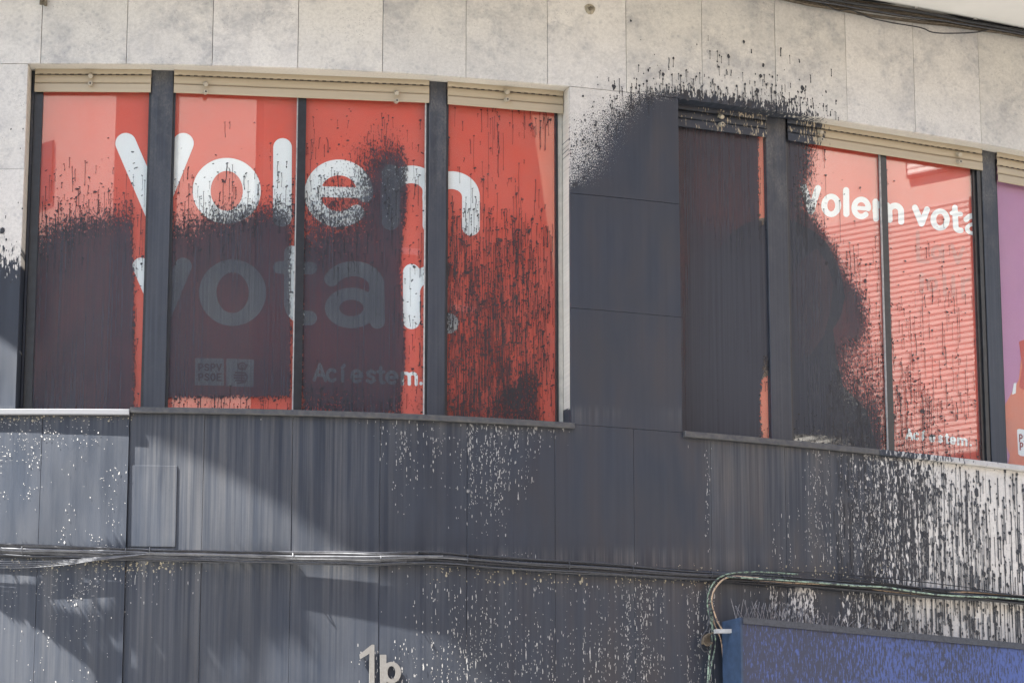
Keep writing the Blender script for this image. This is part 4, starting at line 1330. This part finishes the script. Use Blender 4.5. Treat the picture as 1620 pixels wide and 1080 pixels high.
# dusty cables under the soffit, top right
tb = empty('soffit_cables')
tag(tb, 'dusty brown and black cables strung under the soffit at the top right', 'cables')
tl = [(1180, -24), (1240, -8), (1300, 4), (1380, 17), (1460, 28), (1540, 41), (1620, 55), (1720, 76)]
for dy, r, m, d, jt in ((-14, .016, 'cable_black', .060, .0), (-4, .009, 'cable_brown', .050, .002), (-1, .008, 'cable_brown', .07, .003), (2, .009, 'cable_brown', .04, .003), (5, .007, 'cable_brown', .055, .004),
                        (-8, .008, 'cable_brown', .035, .003), (7, .006, 'cable_brown', .03, .003), (-6, .010, 'cable_black', .085, .002), (0, .006, 'cable_paint', .08, .004)):
    sp = [(u, v + dy * (1.25 if u < 1480 else .8)) for u, v in tl]
    V, F = tube(along(sp, d, 90, jt), r, 8)
    link('cable', mesh('cable', V, F, True), M[m], tb)
V, F = tube(along([(1300, 5), (1325, 17), (1345, 16), (1375, 28), (1410, 36), (1456, 44), (1474, 51), (1500, 53), (1546, 51), (1578, 43)], .06, 90), .0042, 7)
link('cable', mesh('cable', V, F, True), M['cable_black'], tb)
for u, v in ((1452, 10), (1546, 27), (1611, 38)):
    s, z = back(u, v, .1)
    V, F = joinparts([boxpts(W, s - .012, s + .012, z - .012, z + .018, .07, .085), boxpts(W, s - .02, s + .02, z + .0185, z + .026, .05, .10)])
    link('cable_clip', mesh('cable_clip', V, F), M['bead'], tb)

# ---------------------------------------------------------------- house number
hn = empty('house_number')
tag(hn, 'metal house number 1b fixed to the dark painted wall, lower centre', 'house number')


def raised(items, d0, d1, name, mat, parent, step=.8):
    V2, F = glyph(items, step)
    s, z = back(V2[:, 0], V2[:, 1], d1)
    n = len(V2)
    V = np.concatenate([W(s, z, d1), W(s, z, d0)])
    # walls along open edges
    from collections import Counter
    ed = {}
    allf = [list(r) for f in F for r in f]
    key = {}
    co = np.round(V2, 4)
    uid = {}
    ids = np.array([uid.setdefault(tuple(c), len(uid)) for c in co])
    for r in allf:
        for a, b in zip(r, r[1:] + r[:1]):
            k = (ids[a], ids[b])
            ed[k] = (a, b)
    side = [(a, b, b + n, a + n) for (k, (a, b)) in ed.items() if (k[1], k[0]) not in ed]
    Fs = F + [np.array(side)[:, ::-1]]
    return link(name, mesh(name, V, Fs), mat, parent)


raised([('poly', [(569.3, 1034), (586, 1020.5), (588, 1019), (592.3, 1019), (592.5, 1110), (584.3, 1110), (584.6, 1033), (570, 1041.5)])], .006, .020, 'numeral', M['number'], hn)
raised([('poly', [(601.3, 1034.8), (611.2, 1034.8), (611.5, 1082), (610, 1110), (601.8, 1110)]), ('ring', 619.5, 1063, 15, 17, 6.4, 10.3)], .006, .020, 'letter', M['number'], hn)

# wall anchors in the frieze
for u, v, lab in ((69, 5, 'small rusty bracket fixed on the joint at the top left of the frieze'), (933, 15, 'small round bolt in a plaster patch on the frieze above the middle pier')):
    s, z = back(u, v, 0)
    e = empty('wall_anchor')
    tag(e, lab, 'anchor')
    t = np.linspace(0, 1, 4)
    if u < 100:
        V, F = joinparts([boxpts(W, s - .022, s + .004, z - .012, z + .05, .001, .014), boxpts(W, s + .0045, s + .020, z - .020, z + .05, .001, .022)])
        link('bracket_plate', mesh('bracket_plate', V, F), M['anchor'], e)
        V, F = tube(np.array([W(s - .008, z + .008, .015), W(s - .008, z + .006, .034)]), .007, 8)
        link('bolt', mesh('bolt', V, F), M['anchor'], e)
    else:
        rr = np.linspace(0, 2 * np.pi, 14, endpoint=False)
        ring = lambda r, d: W(s + np.cos(rr) * r * (1 + .12 * np.sin(3 * rr)), z + np.sin(rr) * r, d)
        V = np.concatenate([ring(.034, .0012), ring(.026, .006), ring(.012, .009)])
        k = 14; i = np.arange(k); j = (i + 1) % k
        F = [np.stack([i, j, j + k, i + k], -1), np.stack([i + k, j + k, j + 2 * k, i + 2 * k], -1), (np.arange(k) + 2 * k)[None]]
        link('plaster_patch', mesh('plaster_patch', V, F, True), M['crust'], e)
        V, F = tube(np.array([W(s, z, .009), W(s, z, .022), W(s - .002, z - .004, .034)]), [.013, .012, .008], 9)
        link('bolt', mesh('bolt', V, F, True), M['anchor'], e)

# ---------------------------------------------------------------- blue sign box with bird spikes
sL, zL = back(1172, 976, .24)
PL = W(sL, zL, .24)
rx, rz = sight(1620, 1018)
yR = (zL - ZC) / rz
PR = np.array([rx * yR, yR, zL])
tS = (PR - PL); tS[2] = 0
LEN = np.linalg.norm(tS) + .6
tS /= np.linalg.norm(tS)
nS_ = np.array([tS[1], -tS[0], 0])           # towards the street
DEP = .19


def SG(x, z, d):
    x, z, d = np.broadcast_arrays(np.asarray(x, float), np.asarray(z, float), np.asarray(d, float))
    q = PL + tS * x[..., None] + nS_ * d[..., None]
    q[..., 2] = zL + z
    return q


sg = empty('sign_box')
tag(sg, 'blue box sign with dark metal frame streaked with black paint, lower right corner', 'sign')
HT = 1.0
nu, nv = 140, 60
S, Z = np.meshgrid(np.linspace(.012, LEN, nu), np.linspace(-HT, -.034, nv), indexing='ij')
V = SG(S.ravel(), Z.ravel(), -.006)
me = mesh('front_panel', V, [gridfaces(nu, nv)])
u, v = measure(V)
attr(me, 'sz', np.stack([S.ravel(), Z.ravel(), 0 * S.ravel()], -1))
attr(me, 'dens', np.interp(u, [1170, 1200, 1300, 1400, 1500, 1620], [.80, .70, .60, .54, .52, .45]) + .05 * np.sin(u * .03))
link('front_panel', me, M['sign'], sg)
link('side_panel', mesh('side_panel', *boxpts(SG, -.004, .011, -HT, 0, -DEP, .001)), M['sign_side'], sg)
link('top_panel', mesh('top_panel', *boxpts(SG, .0112, LEN, -.012, -.001, -DEP, -.002)), M['sign_frame'], sg)
link('frame_rail', mesh('frame_rail', *boxpts(SG, .0112, LEN, -.035, .002, -.0018, .009)), M['sign_frame'], sg)
link('back_panel', mesh('back_panel', *boxpts(SG, .0112, LEN, -HT, -.0125, -DEP, -DEP + .01)), M['sign_side'], sg)
sb0, zb0 = back(1131, 998, .1)
c = W(sb0, zb0, .10)
e1 = SG(0, zb0 - zL, -.10)
e1[2] = zb0
tv = (e1 - c)
dn = np.array([0, 0, 1.0])
V = []
for q in (c, e1 - tv * .02):
    for dz in (-.012, .012):
        for dd in (-.012, .012):
            V.append(q + dn * dz + nS_ * dd)
link('bracket_arm', mesh('bracket_arm', V, [BOXF]), M['bracket'], sg)

bs = empty('bird_spikes')
tag(bs, 'strip of thin wire bird spikes standing on top of the blue sign box', 'bird spikes')
link('spike_base', mesh('spike_base', *boxpts(SG, .03, 1.05, -.0008, .008, -.115, -.085)), M['spike'], bs)
x = .035
q = 0
while x < 1.02:
    for sgn in (-1, 1):
        h = rng.uniform(.075, .125) * (1.0 if x < .55 else .75 if x < .8 else .5)
        lean = sgn * rng.uniform(.018, .05) + rng.normal() * .008
        dd = rng.uniform(-.035, .035)
        p0, p1 = SG(x, .006, -.10), SG(x + lean, .006 + h, -.10 + dd)
        pm = (p0 + p1) / 2 + np.array([0, 0, .004])
        V, F = tube(np.array([p0, pm, p1]), [.0024, .0022, .0017], 5)
        link('spike', mesh('spike', V, F), M['spike'], bs)
    x += rng.uniform(.018, .032) * (1 if x < .6 else 1.8)

# ---------------------------------------------------------------- the street opposite (seen in the panes and lighting them)
def far_building(name, x0, x1, y0, y1, h, mat, label, face, floors, bays_, shut):
    e = empty(name)
    tag(e, label, 'building')
    plain_box('wall', x0, x1, y0, y1, -.13, h, mat, e)
    plain_box('roof', x0 - .3, x1 + .3, y0 - .3, y1 + .3, h + .002, h + .35, mat, e)
    for f in range(floors):
        zb = 1.0 + f * 3.1
        for q in range(bays_):
            if face == 'y':
                w = (x1 - x0) / bays_
                a = x0 + q * w + w * .28
                r = plain_box('window', a, a + w * .44, y1 + .002, y1 + .06, zb, zb + 1.7, M['dark_glass'], e)
                plain_box('frame', a - .06, a + w * .44 + .06, y1 + .001, y1 + .09, zb + 1.702, zb + 1.80, M['plaster_white'], r)
    return e


far_building('apartment_building', -5.3, 2.62, -24, -12, 21, M['brick_dull'], 'ochre apartment block straight across the street', 'y', 5, 3, 0)
fb = far_building('apartment_building', 3.97, 21, -12.7, -12, 22, M['brick_dull'], 'taller ochre apartment block across the street, right of the alley', 'y', 5, 5, 0)
plain_box('rear_wing', 8, 21, -24, -12.705, -.13, 20, M['brick_dull'], fb)
# pale block added, turned to the sun to brighten the pane reflections
eb = empty('apartment_building')
tag(eb, 'tall pale apartment block added at an angle to the sun to brighten the pane reflections', 'building')
p0, dv, nv_ = np.array([-20.0, -53.0]), np.array([.66, .751]), np.array([-.751, .66])
def obox(name, a, b, c, d, z0, z1, mat, parent):
    V = [(*(p0 + dv * k + nv_ * q), z) for k in (a, b) for q in (c, d) for z in (z0, z1)]
    return link(name, mesh(name, V, [BOXF]), mat, parent)
obox('wall', 0, 40, -10, 0, -.13, 34, M['plaster_far'], eb)
obox('roof', -.3, 40.3, -10.3, .3, 34.002, 34.4, M['plaster'], eb)
for f in range(10):
    for q in range(9):
        r = obox('window', 1.5 + q * 4.3, 2.7 + q * 4.3, .002, .05, 1 + f * 3.3, 2.6 + f * 3.3, M['dark_glass'], eb)
fb = far_building('apartment_building', 17.02, 29, -16, 8.85, 19.5, M['brick_dull'], 'dull ochre apartment block added beside the pale one to darken a pane reflection', 'x', 0, 0, 0)  # block added so the strip beside the post reflects something darker
fb = far_building('apartment_building', 17, 29, 9.2, 12.9, 15, M['plaster_far'], 'pale sunlit apartment block with closed roller shutters down the side street', 'x', 0, 0, 0)
for ya in (8.95 + .27,):
    for za, zc in ((1.0, 3.4), (4.9, 7.6), (9.0, 12.0), (12.36, 12.66)):
        yb = ya + (2.83 if za < 12.1 else .9)
        yo = 0 if za < 12.1 else 1.98
        r = plain_box('window', 16.94, 16.998, ya + yo, yb + yo, za, zc, M['dark_glass'], fb)
        P = []
        for z in np.arange(za + .03, zc - .05, .066):
            v = np.array([(17 - xx, yy, zz) for xx, zz in ((.077, z), (.0835, z + .02), (.077, z + .062)) for yy in (ya + yo + .03, yb + yo - .03)])
            P.append((v, [np.array([[0, 1, 3, 2], [2, 3, 5, 4]])]))
        tag(link('roller_shutter', mesh('roller_shutter', *joinparts(P)), M['far_shutter'] if za < 12.1 else M['plaster_white'], r), kind='stuff')

# unseen tree added for its shade; leaves placed to dapple the wall below the cables
tr = empty('added_shade_tree')
tag(tr, 'leafy tree added out of view on the left to dapple the lower wall', 'tree')
hd = Vector((to_sun.x, to_sun.y, 0)).normalized()
def shade_pos(u, v, t):
    s, z = back(u, v, 0)
    p = W(s, z, 0)
    return p + np.array(to_sun) * t


TD = 3.7
tc = shade_pos(120, 950, TD)
tp = np.array([tc[0] - 1.5, tc[1] - 0.9, 0])
V, F = tube(smoothline([tp, tp + (0.05, .05, 2), tp + (.15, .1, 4), tp + (.3, .25, tc[2] - .6)], 24), np.linspace(.14, .07, 24), 10)
link('trunk', mesh('trunk', V, F, True), M['bark'], tr)


def inside(poly, x, y):
    p = np.array(poly, float); r = np.zeros(len(x), bool)
    for (ax, ay), (bx, by) in zip(p, np.roll(p, -1, 0)):
        r ^= ((ay > y) != (by > y)) & (x < (bx - ax) * (y - ay) / (by - ay + 1e-9) + ax)
    return r


# wanted shade on the wall that the leaves fill, with gaps for light patches
SHADE_AREA = [(-60, 896), (620, 896), (640, 1070), (600, 1058), (540, 1028), (450, 998), (370, 1010), (330, 1022), (300, 1090), (172, 1090), (150, 1066), (70, 1006), (-60, 950)]
LIT_GAPS = [[(-60, 919), (60, 914), (130, 923), (64, 948), (28, 964), (-60, 958)], [(15, 905), (45, 901), (45, 909), (20, 909)], [(68, 908), (100, 899), (160, 897), (150, 907), (90, 912)],
        [(52, 970), (128, 948), (170, 935), (197, 906), (214, 912), (204, 951), (189, 989), (150, 1004), (98, 990)], [(138, 940), (176, 917), (168, 932), (150, 944)],
        [(122, 1034), (200, 1023), (268, 1008), (266, 1040), (215, 1058), (148, 1052)], [(280, 925), (292, 925), (292, 940), (280, 940)]]
n = 9000
u, v = rng.uniform(-60, 480, n), rng.uniform(880, 1090, n)
ok = inside(SHADE_AREA, u, v)
for gpoly in LIT_GAPS:
    ok &= ~inside(gpoly, u, v)
u, v = u[ok], v[ok]
n = len(u)
wall_pt = shade_pos(u, v, 0)
tt = np.maximum(.95, (wall_pt[:, 0] + 3.0) / .513 + .3) + rng.normal(0, .07, n)
ctr = wall_pt + np.array(to_sun) * tt[:, None]
mu, mv = measure(ctr)
ok = mu < -14
ctr = ctr[ok]; n = len(ctr)
sz_ = rng.uniform(.016, .030, n)[:, None]
a = rng.normal(0, 1, (n, 3)); a /= np.linalg.norm(a, axis=1)[:, None]
b = np.cross(a, rng.normal(0, 1, (n, 3))); b /= np.linalg.norm(b, axis=1)[:, None]
V = np.stack([ctr - a * sz_, ctr + b * sz_ * .5, ctr + a * sz_, ctr - b * sz_ * .5], 1)
link('crown', mesh('crown', V.reshape(-1, 3), [np.arange(n * 4).reshape(n, 4)]), M['leaf'], tr)
topb = tp + (.3, .25, tc[2] - .6)
for q in range(0, n, max(1, n // 16)):
    p = ctr[q]
    mid = (topb + p) / 2 + (0, 0, -.1)
    V, F = tube(smoothline([topb, mid, p], 10), np.linspace(.03, .006, 10), 6)
    link('branch', mesh('branch', V, F, True), M['bark'], tr)
